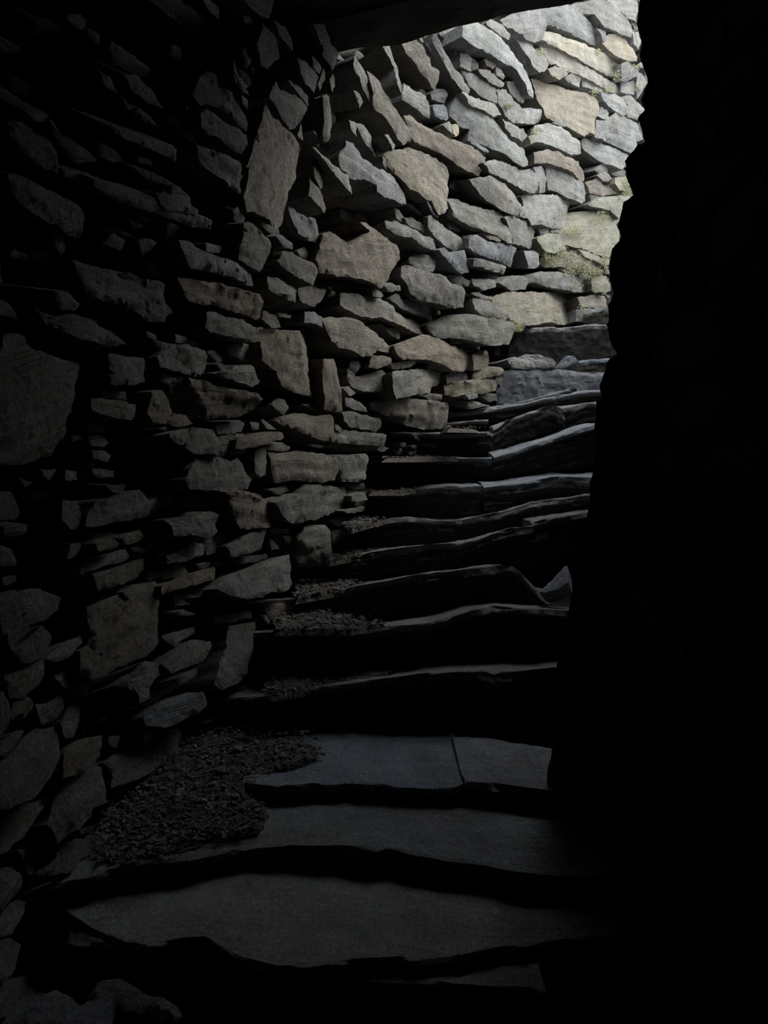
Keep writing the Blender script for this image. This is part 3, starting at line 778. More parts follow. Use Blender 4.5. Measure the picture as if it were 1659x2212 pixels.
class Pack:
    """Occupancy of a wall face, 1.5 cm cells."""
    R = 0.015

    def __init__(self, wall, z0, z1):
        self.w, self.z0, self.z1 = wall, z0, z1
        self.nx, self.nz = int(wall.len / self.R), int((z1 - z0) / self.R)
        self.g = np.zeros((self.nz, self.nx), bool)

    def fill(self, poly):
        Q = np.array([((s) / self.R, (z - self.z0) / self.R) for s, z in poly])
        lo = np.floor(Q.min(0)).astype(int); hi = np.ceil(Q.max(0)).astype(int)
        x0, x1 = max(lo[0], 0), min(hi[0] + 1, self.nx); y0, y1 = max(lo[1], 0), min(hi[1] + 1, self.nz)
        if x0 >= x1 or y0 >= y1: return
        X, Y = np.meshgrid(np.arange(x0, x1) + .5, np.arange(y0, y1) + .5)
        ins = np.zeros(X.shape, bool)
        n = len(Q)
        for i in range(n):
            a, b = Q[i - 1], Q[i]
            c = ((a[1] > Y) != (b[1] > Y)) & (X < (b[0] - a[0]) * (Y - a[1]) / (b[1] - a[1] + 1e-12) + a[0])
            ins ^= c
        self.g[y0:y1, x0:x1] |= ins

    def place(self, sizes, rng, slack=0.04, smin=0.0, smax=None):
        """Masonry of falling size in whatever is still free; yields s, z, width, height."""
        out = []
        smax = smax or self.w.len
        for (bw, bh, tries) in sizes:
            for _ in range(tries):
                w = bw * rng.uniform(0.7, 1.25); hh = bh * rng.uniform(0.75, 1.2)
                cx, cz = max(2, int(w / self.R)), max(1, int(hh / self.R))
                x = rng.randint(int(smin / self.R), max(int(smin / self.R), int(smax / self.R) - cx - 1)); y = rng.randint(0, max(0, self.nz - cz - 1))
                # let it settle down, then slide back
                blk = self.g[y:y + cz, x:x + cx]
                if blk.sum() > slack * cx * cz: continue
                k = 0
                while y > 0 and k < 10 and self.g[y - 1, x:x + cx].sum() <= slack * cx: y -= 1; k += 1
                k = 0
                while x > 0 and k < 10 and self.g[y:y + cz, x - 1].sum() <= slack * cz: x -= 1; k += 1
                self.g[y:y + cz, x:x + cx] = True
                out.append(((x + cx / 2) * self.R, self.z0 + (y + cz / 2) * self.R, cx * self.R, cz * self.R))
        return out


def lump(w, h, rng):
    """An irregular quarried block outline of about w x h."""
    a, b = w / 2 * 0.97, h / 2 * 0.95
    j = lambda k: rng.uniform(-k, k)
    sk = rng.uniform(-.12, .12) * w
    pts = [(-a + j(.06) * w + sk, b * rng.uniform(.6, 1)), (-a * .3 + j(.2) * w, b * rng.uniform(.85, 1.05)), (a * .4 + j(.2) * w, b * rng.uniform(.8, 1.05)),
           (a + j(.06) * w + sk, b * rng.uniform(.4, .9)), (a * rng.uniform(.92, 1.02), -b * rng.uniform(.3, .7)), (a * .7 + j(.1) * w - sk, -b * rng.uniform(.8, 1)),
           (-a * .2 + j(.2) * w, -b * rng.uniform(.85, 1.05)), (-a * .85 + j(.08) * w - sk, -b * rng.uniform(.7, 1)), (-a * rng.uniform(.94, 1.03), b * rng.uniform(-.3, .3))]
    return pts


def core_wall(name, wall, z0, z1, back, mat, parent, s0=0.0, s1=None, top=None):
    """The rubble heart of a wall behind its face stones: a closed solid."""
    s1 = s1 or wall.len
    n = max(2, int((s1 - s0) / 0.12)); m = max(2, int((z1 - z0) / 0.15))
    v, f = [], []
    for lay, off in ((0, back), (1, back + 0.7)):
        for i in range(n + 1):
            for j in range(m + 1):
                s, z = s0 + (s1 - s0) * i / n, z0 + (z1 - z0) * j / m
                p, T, Nn = wall.frame(s, z)
                w = noise.noise(p * 3.1) * 0.03 if lay == 0 else 0
                v.append(p - Nn * (off + w))
    K = (n + 1) * (m + 1)
    idx = lambda l, i, j: l * K + i * (m + 1) + j
    for i in range(n):
        for j in range(m):
            f.append((idx(0, i, j), idx(0, i + 1, j), idx(0, i + 1, j + 1), idx(0, i, j + 1)))
            f.append((idx(1, i, j), idx(1, i, j + 1), idx(1, i + 1, j + 1), idx(1, i + 1, j)))
        for j in (0, m): f.append((idx(0, i, j), idx(0, i + 1, j), idx(1, i + 1, j), idx(1, i, j)))
    for j in range(m):
        for i in (0, n): f.append((idx(0, i, j), idx(0, i, j + 1), idx(1, i, j + 1), idx(1, i, j)))
    me = bpy.data.meshes.new(name)
    me.from_pydata(v, [], f)
    bm = bmesh.new(); bm.from_mesh(me); bmesh.ops.recalc_face_normals(bm, faces=bm.faces); bm.to_mesh(me); bm.free()
    return link(name, me, parent, mat)


wall_left = core_wall('wall_left', OUTER, -0.3, OUTER_TOP, 0.34, M_CORE, None)
tag(wall_left, 'curved dry stone outer wall, lit grey at upper right, sinking into shadow at left', 'wall', kind='structure')

def lean(p):
    """Tilts near stone faces to shape the light: darker high up, brighter at the foot."""
    near = min(1.0, max(0.0, (3.4 - p.y) / 0.9))
    z = p.z - EYE.z
    return near * (-0.55 * min(1.0, max(0.0, (z - 0.15) / 0.7)) + 0.40 * min(1.0, max(0.0, (-z - 0.25) / 0.5)))


pack = Pack(OUTER, -0.2, OUTER_TOP)
order = sorted(range(len(STONES)), key=lambda i: -px_area(STONES[i][1]))
MAX_PARTS = 292
small = Soup()
n_part = 0
for rank, i in enumerate(order):
    tone, px = STONES[i]
    rng = random.Random(1000 + i)
    hits = [OUTER.hit(x, y) for x, y in px]
    if any(q is None for q in hits): continue
    pack.fill(hits)
    cs = sum(q[0] for q in hits) / len(hits); cz = sum(q[1] for q in hits) / len(hits)
    p, T, Nn = OUTER.frame(cs, cz)
    ext = max(q[0] for q in hits) - min(q[0] for q in hits)
    small_px = px_area(px)
    # how far the stone stands proud, and how its face leans
    big = min(1.0, small_px / 6000)
    pr = rng.uniform(-0.02, 0.045) + 0.03 * big
    if tone == 'k' and small_px < 2500: pr = rng.uniform(-0.035, 0.0)
    ya, xa = rng.gauss(0, 0.10), rng.gauss(0.03, 0.10) + lean(p)
    ya = max(-0.16, min(0.20, ya))
    n2 = (Nn + T * ya + Vector((0, 0, 1)) * xa).normalized()
    if n2.dot((EYE - p).normalized()) < 0.15: n2 = Nn
    O = p + Nn * pr
    U = (T - n2 * T.dot(n2)).normalized(); V = n2.cross(U)
    if V.z < 0: V = -V
    poly = []
    for x, y in px:
        r = ray(x, y)
        t = (O - EYE).dot(n2) / r.dot(n2)
        q = EYE + r * t - O
        poly.append((q.dot(U), q.dot(V)))
    dist = (p - EYE).length
    hh = max(0.011, min(0.026, dist / FPX * 7.5))
    dep = 0.38
    r = stone_data(poly, (O, U, V, n2), i + 1, h=hh, depth=dep, round_=min(0.012, 0.2 * math.sqrt(small_px) * dist / FPX), rng=rng, taper=(0.93, 0.72))
    if r is None: continue
    c, moss = TONE[tone]
    colr = jitter_color(c, moss, rng)
    if rank < MAX_PARTS:
        s = Soup(); s.add(r[0], r[1], colr, r[2])
        link('stone', s.mesh('stone', O), wall_left, M_STONE, O)
    else:
        small.add(r[0], r[1], colr, r[2])


def wall_block(wall, s, z, w, h, rng, pr, res, depth=0.2, rough=1.0):
    p, T, Nn = wall.frame(s, z)
    n2 = (Nn + T * rng.gauss(0, .06) + Vector((0, 0, 1)) * (rng.gauss(0, .06) + (lean(p) if wall is OUTER else 0))).normalized()
    U = (T - n2 * T.dot(n2)).normalized(); V = n2.cross(U)
    if V.z < 0: V = -V
    return (p + Nn * pr, U, V, n2)


rng = random.Random(11)
for (s, z, w, h) in pack.place([(0.55, 0.18, 2500), (0.4, 0.13, 4000), (0.28, 0.09, 6000), (0.17, 0.07, 9000), (0.10, 0.05, 12000), (0.06, 0.04, 9000)], rng):
    q = OUTER.frame(s, z)[0] - EYE
    gap = w * h < 0.012
    cl = RX.transposed() @ q
    u, v_ = 829.5 - cl.x / cl.z * FPX, 1106 + cl.y / cl.z * FPX
    seen = cl.z < 0 and -60 < u < 1420 and -60 < v_ < 2250
    if seen and w > (0.22 if u > 560 else 0.4): continue
    fr = wall_block(OUTER, s, z, w, h, rng, rng.uniform(-0.24, -0.13) if gap or seen else rng.uniform(-0.06, 0.01), 0)
    r = stone_data(lump(w, h, rng), fr, rng.randint(1, 9999), h=0.035 if w < .2 else 0.05, depth=0.18, rng=rng)
    if r: small.add(r[0], r[1], jitter_color(TONE[rng.choice('ggkkbc')][0], 0.08, rng), r[2])
tag(link('small_stones', small.mesh('small_stones'), wall_left, M_STONE), 'pinning stones wedged in the joints', kind='stuff')

# ------------------------------------------------------------------ the inner (right) wall, in deep shade
wall_right = core_wall('wall_right', INNER, -0.3, INNER_TOP - 0.05, 0.15, M_CORE, None)
tag(wall_right, 'black shaded inner wall of rough stones along the right of the stair', 'wall', kind='structure')
SIL = [(1392, -330), (1380, -250), (1390, -180), (1386, -120), (1383, -70), (1380, 20), (1375, 50), (1388, 91), (1381, 118), (1393, 135), (1401, 179), (1383, 216), (1398, 228), (1376, 256), (1391, 300), (1378, 312), (1349, 347), (1353, 385), (1366, 418),
       (1344, 438), (1334, 485), (1340, 508), (1322, 536), (1315, 580), (1322, 633), (1312, 660), (1309, 705), (1320, 745), (1333, 764), (1309, 784), (1306, 812), (1295, 831), (1301, 859), (1287, 868), (1283, 912),
       (1288, 960), (1284, 975), (1275, 1040), (1268, 1100), (1262, 1160), (1245, 1230), (1232, 1300), (1222, 1330), (1205, 1400), (1198, 1500), (1186, 1600), (1180, 1700), (1178, 1800), (1180, 1900), (1190, 2000), (1200, 2120), (1215, 2260)]
BREAK = [-330, -250, -180, -70, 50, 118, 216, 256, 312, 347, 438, 485, 536, 660, 705, 784, 831, 868, 975, 1040, 1160, 1230, 1330, 1500, 1600, 1800, 2000, 2120, 2260]
rng = random.Random(23)
ipack = Pack(INNER, -0.2, INNER_TOP)
for a, b in zip(BREAK[:-1], BREAK[1:]):
    left = [q for q in SIL if a <= q[1] <= b]
    g = -1
    left = [(x, min(max(y, a + g), b - g)) for x, y in left]
    wdt = rng.uniform(110, 210)
    px = left + [(left[-1][0] + wdt, b + 4), (left[0][0] + wdt * rng.uniform(.9, 1.1), a - 4)]
    D = 2.28
    n2 = Vector((-0.45, -0.9, 0.02)).normalized()
    O = at_depth(left[len(left) // 2][0] + 60, (a + b) / 2, D)
    U = Vector((n2.y, -n2.x, 0)).normalized() * -1; V = Vector((0, 0, 1)); V = (V - n2 * V.dot(n2)).normalized()
    poly = []
    for x, y in px:
        r = ray(x, y); t = (O - EYE).dot(n2) / r.dot(n2); q = EYE + r * t - O
        poly.append((q.dot(U), q.dot(V)))
    r = stone_data(poly, (O, U, V, n2), rng.randint(1, 9999), h=0.016, depth=0.34, rough=0.8, rng=rng)
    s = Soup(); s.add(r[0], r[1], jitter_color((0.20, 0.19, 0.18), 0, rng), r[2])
    link('stone', s.mesh('stone', O), wall_right, M_SHADE, O)
blocks = ipack.place([(0.5, 0.17, 2500), (0.36, 0.12, 4000), (0.24, 0.09, 5000), (0.14, 0.06, 6000), (0.08, 0.05, 6000)], rng)
blocks.sort(key=lambda q: -q[2] * q[3] * (1.0 if 0.4 < INNER.frame(q[0], q[1])[0].y < 2.4 else 0.05))
rest = Soup()
for k, (s, z, w, h) in enumerate(blocks):
    fr = wall_block(INNER, s, z, w, h, rng, rng.uniform(-0.06, -0.005), 0)
    r = stone_data(lump(w, h, rng), fr, rng.randint(1, 9999), h=0.045, depth=0.14, rng=rng)
    if not r: continue
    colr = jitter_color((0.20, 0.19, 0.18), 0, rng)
    if k < 150:
        q = Soup(); q.add(r[0], r[1], colr, r[2]); link('stone', q.mesh('stone', fr[0]), wall_right, M_SHADE, fr[0])
    else: rest.add(r[0], r[1], colr, r[2])
tag(link('small_stones', rest.mesh('small_stones'), wall_right, M_SHADE), kind='stuff')

# ------------------------------------------------------------------ roof of lintel slabs, end wall, ground
LA = at_height(700, 121, LINTEL_Z - EYE.z); LB = at_height(1230, 6, LINTEL_Z - EYE.z)
dirL = (LB - LA).normalized()
A0 = LA - dirL * 1.0; B0 = LA + dirL * 3.2
back = Vector((0.15, -1, 0)).normalized()


def slab_block(name, corners, z0, th, seed, parent, mat, colr, rough=0.02, h=0.07):
    """A rough flat slab over four plan corners."""
    v, f, uv = [], [], []
    a, b, c, d = [Vector((q[0], q[1], 0)) for q in corners]
    n = max(2, int((b - a).length / h)); m = max(2, int((d - a).length / h))
    so = Vector((seed, seed * 2.3, 0))
    for lay in (0, 1):
        for i in range(n + 1):
            for j in range(m + 1):
                p = (a.lerp(b, i / n)).lerp(d.lerp(c, i / n), j / m)
                ed = 1 if (i in (0, n) or j in (0, m)) else 0
                w = noise.noise(p * 3 + so) * rough * 1.6 + noise.noise(p * 11 + so) * rough * 0.7
                q = p + Vector((noise.noise(p * 5 + so), noise.noise(p * 5 - so), 0)) * rough * 1.2
                v.append((q.x, q.y, z0 + (th + w if lay else w)))
                uv.append((p.x + seed, p.y + lay * .3))
    K = (n + 1) * (m + 1); I = lambda l, i, j: l * K + i * (m + 1) + j
    for i in range(n):
        for j in range(m):
            f.append([I(0, i, j), I(0, i, j + 1), I(0, i + 1, j + 1), I(0, i + 1, j)])
            f.append([I(1, i, j), I(1, i + 1, j), I(1, i + 1, j + 1), I(1, i, j + 1)])
    for i in range(n):
        f.append([I(0, i, 0), I(0, i + 1, 0), I(1, i + 1, 0), I(1, i, 0)]); f.append([I(0, i + 1, m), I(0, i, m), I(1, i, m), I(1, i + 1, m)])
    for j in range(m):
        f.append([I(0, 0, j + 1), I(0, 0, j), I(1, 0, j), I(1, 0, j + 1)]); f.append([I(0, n, j), I(0, n, j + 1), I(1, n, j + 1), I(1, n, j)])
    s = Soup(); s.add(v, f, colr, uv)
    me = s.mesh(name)
    bm = bmesh.new(); bm.from_mesh(me); bmesh.ops.recalc_face_normals(bm, faces=bm.faces); bm.to_mesh(me); bm.free()
    return link(name, me, parent, mat)


ceiling = slab_block('ceiling', [A0 - Vector((1, 0, 0)) + back * 0.12, B0 + back * 0.12, B0 + back * 7.5, A0 + back * 7.5 - Vector((1, 0, 0))], LINTEL_Z + 0.24, 0.35, 3, None, M_CORE, (0.1, 0.1, 0.1, 0), h=0.3)
tag(ceiling, 'black roof of stone lintels over the lower stair', 'ceiling', kind='structure')
t = 0.0
k = 0
while t < 6.6:
    w = RNG.uniform(0.30, 0.42)
    o0 = back * t; o1 = back * (t + w - 0.015)
    yf = (LA + o0).y                                   # lintels out of view step down with the stair, to darken the upper wall
    z = LINTEL_Z if k == 0 else min(LINTEL_Z, EYE.z + max(0.98, 0.605 * yf + 0.03)) + RNG.uniform(0, .03)
    slab_block('lintel', [A0 + o0, B0 + o0, B0 + o1, A0 + o1], z, 0.26 if k == 0 else 0.45, 10 + k, ceiling, M_SHADE, jitter_color((0.2, 0.195, 0.18), 0, RNG), rough=0.018)
    t += w; k += 1

WB = Wall([(-1.8, -1.5), (-0.5, -1.45), (0.5, -1.45), (1.8, -1.5)], +1)
wall_back = core_wall('wall_back', WB, -0.3, LINTEL_Z + 0.3, 0.12, M_CORE, None)
tag(wall_back, 'rough stone end wall of the dark passage behind the stair foot', 'wall', kind='structure')
bpk = Pack(WB, -0.2, LINTEL_Z + 0.2); soup = Soup()
for (s, z, w, h) in bpk.place([(0.5, 0.17, 900), (0.36, 0.12, 1500), (0.2, 0.08, 2500), (0.1, 0.06, 2500)], rng):
    fr = wall_block(WB, s, z, w, h, rng, rng.uniform(-0.05, 0.0), 0)
    r = stone_data(lump(w, h, rng), fr, rng.randint(1, 9999), h=0.06, depth=0.14, rng=rng)
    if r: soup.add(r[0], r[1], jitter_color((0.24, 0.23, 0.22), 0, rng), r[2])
tag(link('small_stones', soup.mesh('small_stones'), wall_back, M_SHADE), kind='stuff')

# ------------------------------------------------------------------ the stair
staircase = link('staircase', None); staircase.location = (0.0, 1.8, 0.2)
tag(staircase, 'curving flight of worn dark stone slab steps climbing between the two rubble walls', 'staircase')
COLD = (0.27, 0.29, 0.32)
WARM = (0.27, 0.27, 0.265)


def resample(P, h):
    out = [P[0]]
    for a, b in zip(P[:-1], P[1:]):
        L = (b - a).length; n = max(1, int(round(L / h)))
        out += [a.lerp(b, i / n) for i in range(1, n + 1)]
    return out


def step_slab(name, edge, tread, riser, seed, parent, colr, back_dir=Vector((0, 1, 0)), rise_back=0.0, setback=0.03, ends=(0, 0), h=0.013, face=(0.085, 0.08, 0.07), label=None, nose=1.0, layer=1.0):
    """A step of one slab: edge = world points of its upper front edge, left to right. ends = how far it runs on into the walls."""
    E = [Vector(p) for p in edge]
    if ends[0]:
        d = (E[0] - E[1]).normalized(); d.z *= 0.2; E = [E[0] + d * ends[0]] + E
    if ends[1]:
        d = (E[-1] - E[-2]).normalized(); d.z *= 0.2; E = E + [E[-1] + d * ends[1]]
    E = resample(E, h)
    so = Vector((seed * 1.7, seed * 0.9, seed * 3.3))
    # profile: (back offset, drop, kind)
    prof = []
    nt = max(5, int(tread / 0.018))
    for k in range(nt + 1):
        u = 1 - k / nt
        u = u ** 1.35
        prof.append((0.010 + (tread - 0.010) * u, 0.0, 0))
    prof += [(0.003, 0.003, 1), (0.0, 0.011, 1)]
    nr = max(4, int(riser / 0.013))
    for k in range(1, nr + 1):
        u = k / nr
        prof.append((setback * u ** 0.8, 0.011 + (riser - 0.011) * u, 2))
    zs = [p.z for p in E]
    mean = sum(zs) / len(zs)
    v, uv, f, vc = [], [], [], []
    face = (*face, 0)  # riser colour below the nosing, with its shade painted in
    sk = random.Random(seed).uniform(-1, 1)
    n, m = len(E), len(prof)
    for i, p in enumerate(E):
        lo, hi = max(0, i - 9), min(n, i + 10)
        zsm = sum(zs[lo:hi]) / (hi - lo)
        for j, (bk, dr, kd) in enumerate(prof):
            q = p + back_dir * bk
            if kd == 0:
                w = min(1.0, bk / 0.10)
                q.z = p.z * (1 - w) + zsm * w + rise_back * bk
                q.z += (noise.noise(q * 5 + so) * 0.012 + noise.noise(q * 16 + so) * 0.005 + noise.noise(q * 45 + so) * 0.004) * min(1.0, bk / 0.06 + 0.35)
            else:
                q.z = p.z - dr
                st = noise.noise(Vector((q.x * 2.5, 0, (q.z - p.z) * 34 + q.x * 2 * sk + seed)) + so)
                chip = max(0.0, noise.noise(Vector((q.x * 7, q.y * 7, seed)) + so) - 0.18)
                w = 0.5 if kd == 1 else 1.0
                q += back_dir * (w * (noise.noise(q * 8 + so) * 0.014 + noise.noise(q * 22 + so) * 0.010 + noise.noise(q * 55 + so) * 0.008 + math.floor(st * 3) * 0.007 * layer) * nose + chip * 0.06 * max(0, 1 - dr / 0.05))
                if kd == 1: q.z -= chip * 0.02
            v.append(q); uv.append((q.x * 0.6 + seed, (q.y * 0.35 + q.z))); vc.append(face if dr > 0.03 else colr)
    # back and bottom
    K = n * m
    for i, p in enumerate(E):
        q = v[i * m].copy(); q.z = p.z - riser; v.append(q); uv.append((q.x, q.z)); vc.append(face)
    for i in range(n - 1):
        for j in range(m - 1):
            f.append([i * m + j, i * m + j + 1, (i + 1) * m + j + 1, (i + 1) * m + j])
        f.append([i * m, (i + 1) * m, K + i + 1, K + i])
        f.append([i * m + m - 1, K + i, K + i + 1, (i + 1) * m + m - 1])
    f.append([j for j in range(m)] + [K]); f.append(([(n - 1) * m + j for j in range(m)] + [K + n - 1])[::-1])
    s = Soup(); s.add(v, f, colr, uv); s.c = vc
    org = E[n // 2]
    me = s.mesh(name, org, angle=24)
    bm = bmesh.new(); bm.from_mesh(me); bmesh.ops.recalc_face_normals(bm, faces=bm.faces); bm.to_mesh(me); bm.free()
    o = bpy.data.objects.new(name, me); COL.objects.link(o); me.materials.append(M_TREAD)
    if parent:
        o.parent = parent
        pl = Vector((0, 0, 0)); q = parent
        while q: pl += Vector(q.location); q = q.parent
        o.location = org - pl
    else: o.location = org
    if label: o['label'] = label
    return o


def edge_d(px, d0, d1):
    """Front edge over a riser that stands at depth d0 at its left end and d1 at its right."""
    x0, x1 = px[0][0], px[-1][0]
    return [at_depth(x, y, d0 + (d1 - d0) * (x - x0) / max(1, x1 - x0)) for x, y in px]


def edge_z(px, z):
    return [at_height(x, y, z) for x, y in px]


def cj(c, seed): return jitter_color(c, 0.0, random.Random(seed), 0.10)


# second slab from the bottom up to the top of what is seen
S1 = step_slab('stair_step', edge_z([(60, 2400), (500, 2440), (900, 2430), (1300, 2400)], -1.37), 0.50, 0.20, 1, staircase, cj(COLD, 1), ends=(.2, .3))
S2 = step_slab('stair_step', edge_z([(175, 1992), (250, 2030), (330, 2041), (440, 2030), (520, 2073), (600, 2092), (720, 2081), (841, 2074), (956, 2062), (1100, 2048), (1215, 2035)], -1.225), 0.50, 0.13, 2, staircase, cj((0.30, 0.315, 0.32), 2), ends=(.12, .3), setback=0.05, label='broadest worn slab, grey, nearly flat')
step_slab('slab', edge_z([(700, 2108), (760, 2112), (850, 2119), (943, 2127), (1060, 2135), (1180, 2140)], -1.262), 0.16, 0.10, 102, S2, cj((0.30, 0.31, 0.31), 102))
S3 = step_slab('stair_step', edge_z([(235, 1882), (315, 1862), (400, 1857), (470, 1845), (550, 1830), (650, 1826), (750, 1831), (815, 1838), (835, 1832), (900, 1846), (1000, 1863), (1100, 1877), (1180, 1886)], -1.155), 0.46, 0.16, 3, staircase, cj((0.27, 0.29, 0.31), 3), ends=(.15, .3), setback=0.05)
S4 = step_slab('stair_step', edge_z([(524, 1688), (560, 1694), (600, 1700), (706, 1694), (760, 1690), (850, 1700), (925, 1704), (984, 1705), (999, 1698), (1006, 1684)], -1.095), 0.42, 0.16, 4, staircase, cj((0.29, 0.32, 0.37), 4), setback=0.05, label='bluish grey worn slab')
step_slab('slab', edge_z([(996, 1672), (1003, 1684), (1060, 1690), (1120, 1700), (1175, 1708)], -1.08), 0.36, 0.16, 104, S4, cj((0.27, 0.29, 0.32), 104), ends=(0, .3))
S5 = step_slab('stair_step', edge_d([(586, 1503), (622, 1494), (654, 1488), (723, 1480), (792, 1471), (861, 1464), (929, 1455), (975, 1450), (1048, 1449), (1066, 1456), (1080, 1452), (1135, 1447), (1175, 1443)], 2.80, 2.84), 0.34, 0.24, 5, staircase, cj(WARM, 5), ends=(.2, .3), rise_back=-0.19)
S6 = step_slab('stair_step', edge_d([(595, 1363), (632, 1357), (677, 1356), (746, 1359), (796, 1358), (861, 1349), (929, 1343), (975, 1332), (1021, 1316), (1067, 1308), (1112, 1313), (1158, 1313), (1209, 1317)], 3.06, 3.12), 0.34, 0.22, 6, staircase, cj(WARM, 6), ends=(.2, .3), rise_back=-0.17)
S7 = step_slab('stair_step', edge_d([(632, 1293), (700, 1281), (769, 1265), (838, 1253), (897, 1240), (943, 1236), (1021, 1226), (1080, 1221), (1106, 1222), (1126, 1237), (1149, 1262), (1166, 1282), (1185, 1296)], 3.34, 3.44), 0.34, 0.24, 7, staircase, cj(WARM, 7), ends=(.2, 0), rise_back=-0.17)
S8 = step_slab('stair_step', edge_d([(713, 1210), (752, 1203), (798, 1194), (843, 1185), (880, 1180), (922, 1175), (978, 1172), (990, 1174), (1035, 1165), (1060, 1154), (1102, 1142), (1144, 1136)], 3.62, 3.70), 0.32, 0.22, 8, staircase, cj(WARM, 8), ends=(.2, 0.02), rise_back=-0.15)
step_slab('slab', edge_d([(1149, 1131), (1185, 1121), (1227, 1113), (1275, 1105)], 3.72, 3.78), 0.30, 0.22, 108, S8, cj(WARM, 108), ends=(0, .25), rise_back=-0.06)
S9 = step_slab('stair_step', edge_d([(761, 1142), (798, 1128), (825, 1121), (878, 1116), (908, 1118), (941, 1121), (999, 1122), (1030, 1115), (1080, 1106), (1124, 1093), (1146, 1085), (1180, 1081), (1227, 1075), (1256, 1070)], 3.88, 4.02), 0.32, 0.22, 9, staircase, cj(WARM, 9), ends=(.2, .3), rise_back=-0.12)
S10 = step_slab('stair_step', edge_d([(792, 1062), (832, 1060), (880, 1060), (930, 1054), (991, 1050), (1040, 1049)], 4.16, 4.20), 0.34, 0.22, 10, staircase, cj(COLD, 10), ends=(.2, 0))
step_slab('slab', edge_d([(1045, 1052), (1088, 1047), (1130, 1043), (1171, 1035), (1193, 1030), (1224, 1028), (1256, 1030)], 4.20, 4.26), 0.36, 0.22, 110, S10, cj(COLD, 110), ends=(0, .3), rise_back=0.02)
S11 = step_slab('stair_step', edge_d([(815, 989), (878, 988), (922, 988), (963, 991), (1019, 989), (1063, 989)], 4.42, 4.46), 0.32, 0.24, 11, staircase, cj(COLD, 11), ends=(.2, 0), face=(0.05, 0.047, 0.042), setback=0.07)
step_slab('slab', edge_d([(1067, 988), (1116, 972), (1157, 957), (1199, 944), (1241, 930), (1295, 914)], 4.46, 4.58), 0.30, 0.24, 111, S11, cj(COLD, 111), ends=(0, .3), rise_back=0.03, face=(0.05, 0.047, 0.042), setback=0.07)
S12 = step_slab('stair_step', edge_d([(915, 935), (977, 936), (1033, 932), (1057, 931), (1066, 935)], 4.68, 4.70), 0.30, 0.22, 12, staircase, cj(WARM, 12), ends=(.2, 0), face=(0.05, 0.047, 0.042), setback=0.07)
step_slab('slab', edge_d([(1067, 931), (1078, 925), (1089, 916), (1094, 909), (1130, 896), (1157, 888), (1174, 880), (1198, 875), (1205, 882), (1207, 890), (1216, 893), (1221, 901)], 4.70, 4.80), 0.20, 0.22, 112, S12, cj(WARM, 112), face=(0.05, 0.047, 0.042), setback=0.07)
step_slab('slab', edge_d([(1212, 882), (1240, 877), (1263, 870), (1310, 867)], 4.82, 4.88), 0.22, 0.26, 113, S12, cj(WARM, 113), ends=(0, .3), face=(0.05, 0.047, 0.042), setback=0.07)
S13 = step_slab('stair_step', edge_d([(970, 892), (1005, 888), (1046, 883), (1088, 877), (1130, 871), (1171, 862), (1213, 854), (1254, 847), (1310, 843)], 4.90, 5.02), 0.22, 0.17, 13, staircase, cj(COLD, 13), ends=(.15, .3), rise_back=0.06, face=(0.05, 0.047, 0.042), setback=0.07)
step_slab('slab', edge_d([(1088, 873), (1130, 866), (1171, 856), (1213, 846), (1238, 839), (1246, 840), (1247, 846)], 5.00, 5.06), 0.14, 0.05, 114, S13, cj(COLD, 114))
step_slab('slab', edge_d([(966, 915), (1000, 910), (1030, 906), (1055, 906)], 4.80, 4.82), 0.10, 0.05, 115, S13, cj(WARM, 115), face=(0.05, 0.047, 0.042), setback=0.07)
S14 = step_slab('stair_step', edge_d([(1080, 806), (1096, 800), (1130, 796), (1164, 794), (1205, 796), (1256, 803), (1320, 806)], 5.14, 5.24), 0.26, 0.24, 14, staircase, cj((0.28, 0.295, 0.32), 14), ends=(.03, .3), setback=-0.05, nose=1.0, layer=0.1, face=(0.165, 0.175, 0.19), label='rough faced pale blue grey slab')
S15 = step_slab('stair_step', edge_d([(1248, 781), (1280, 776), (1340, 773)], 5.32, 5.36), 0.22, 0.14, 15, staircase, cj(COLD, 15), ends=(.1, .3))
S16 = step_slab('stair_step', edge_d([(1112, 712), (1150, 708), (1192, 705), (1205, 708), (1246, 704), (1266, 701), (1330, 700)], 5.46, 5.56), 0.40, 0.34, 16, staircase, cj((0.24, 0.24, 0.245), 16), ends=(.04, .4), layer=0.1, face=(0.035, 0.033, 0.029), label='broad slab with shade painted dark on its front')
# hidden by the inner wall in the photograph, but the flight goes on
for k in range(3):
    z = EYE.z + 1.0 + 0.17 * k
    step_slab('stair_step', [(1.55 + .4 * k, 6.3 + .14 * k, z), (1.8 + .4 * k, 5.8 + .1 * k, z), (2.1 + .4 * k, 5.3, z)], 0.5, 0.22, 30 + k, staircase, cj(WARM, 30 + k), back_dir=Vector((.9, .35, 0)).normalized(), ends=(.2, .3))

# packing under the treads
gv, gf = [], []
gp = [(1.0, 0.10), (1.75, 0.12), (2.1, 0.2), (2.45, 0.24), (2.8, 0.40), (3.1, 0.58), (3.4, 0.72), (3.7, 0.86), (3.95, 0.96), (4.25, 1.1), (4.5, 1.25), (4.75, 1.4), (4.95, 1.55), (5.2, 1.68), (5.4, 1.85), (5.6, 2.05), (6.0, 2.1), (7.6, 2.2)]
gp = [(-1.8, 0.05), (0.0, 0.06)] + gp
for y, z in gp:
    for x in (-1.4, -0.7, 0.0, 0.7, 1.5, 2.5, 4.6):
        gv.append((x, y, z - 0.06))
for i in range(len(gp) - 1):
    for j in range(6):
        a = i * 7 + j; gf.append((a, a + 1, a + 8, a + 7))
me = bpy.data.meshes.new('floor'); me.from_pydata(gv, [], gf)
floor = link('floor', me, None, M_SOIL)
md = floor.modifiers.new('solid', 'SOLIDIFY'); md.thickness = 0.3; md.offset = -1
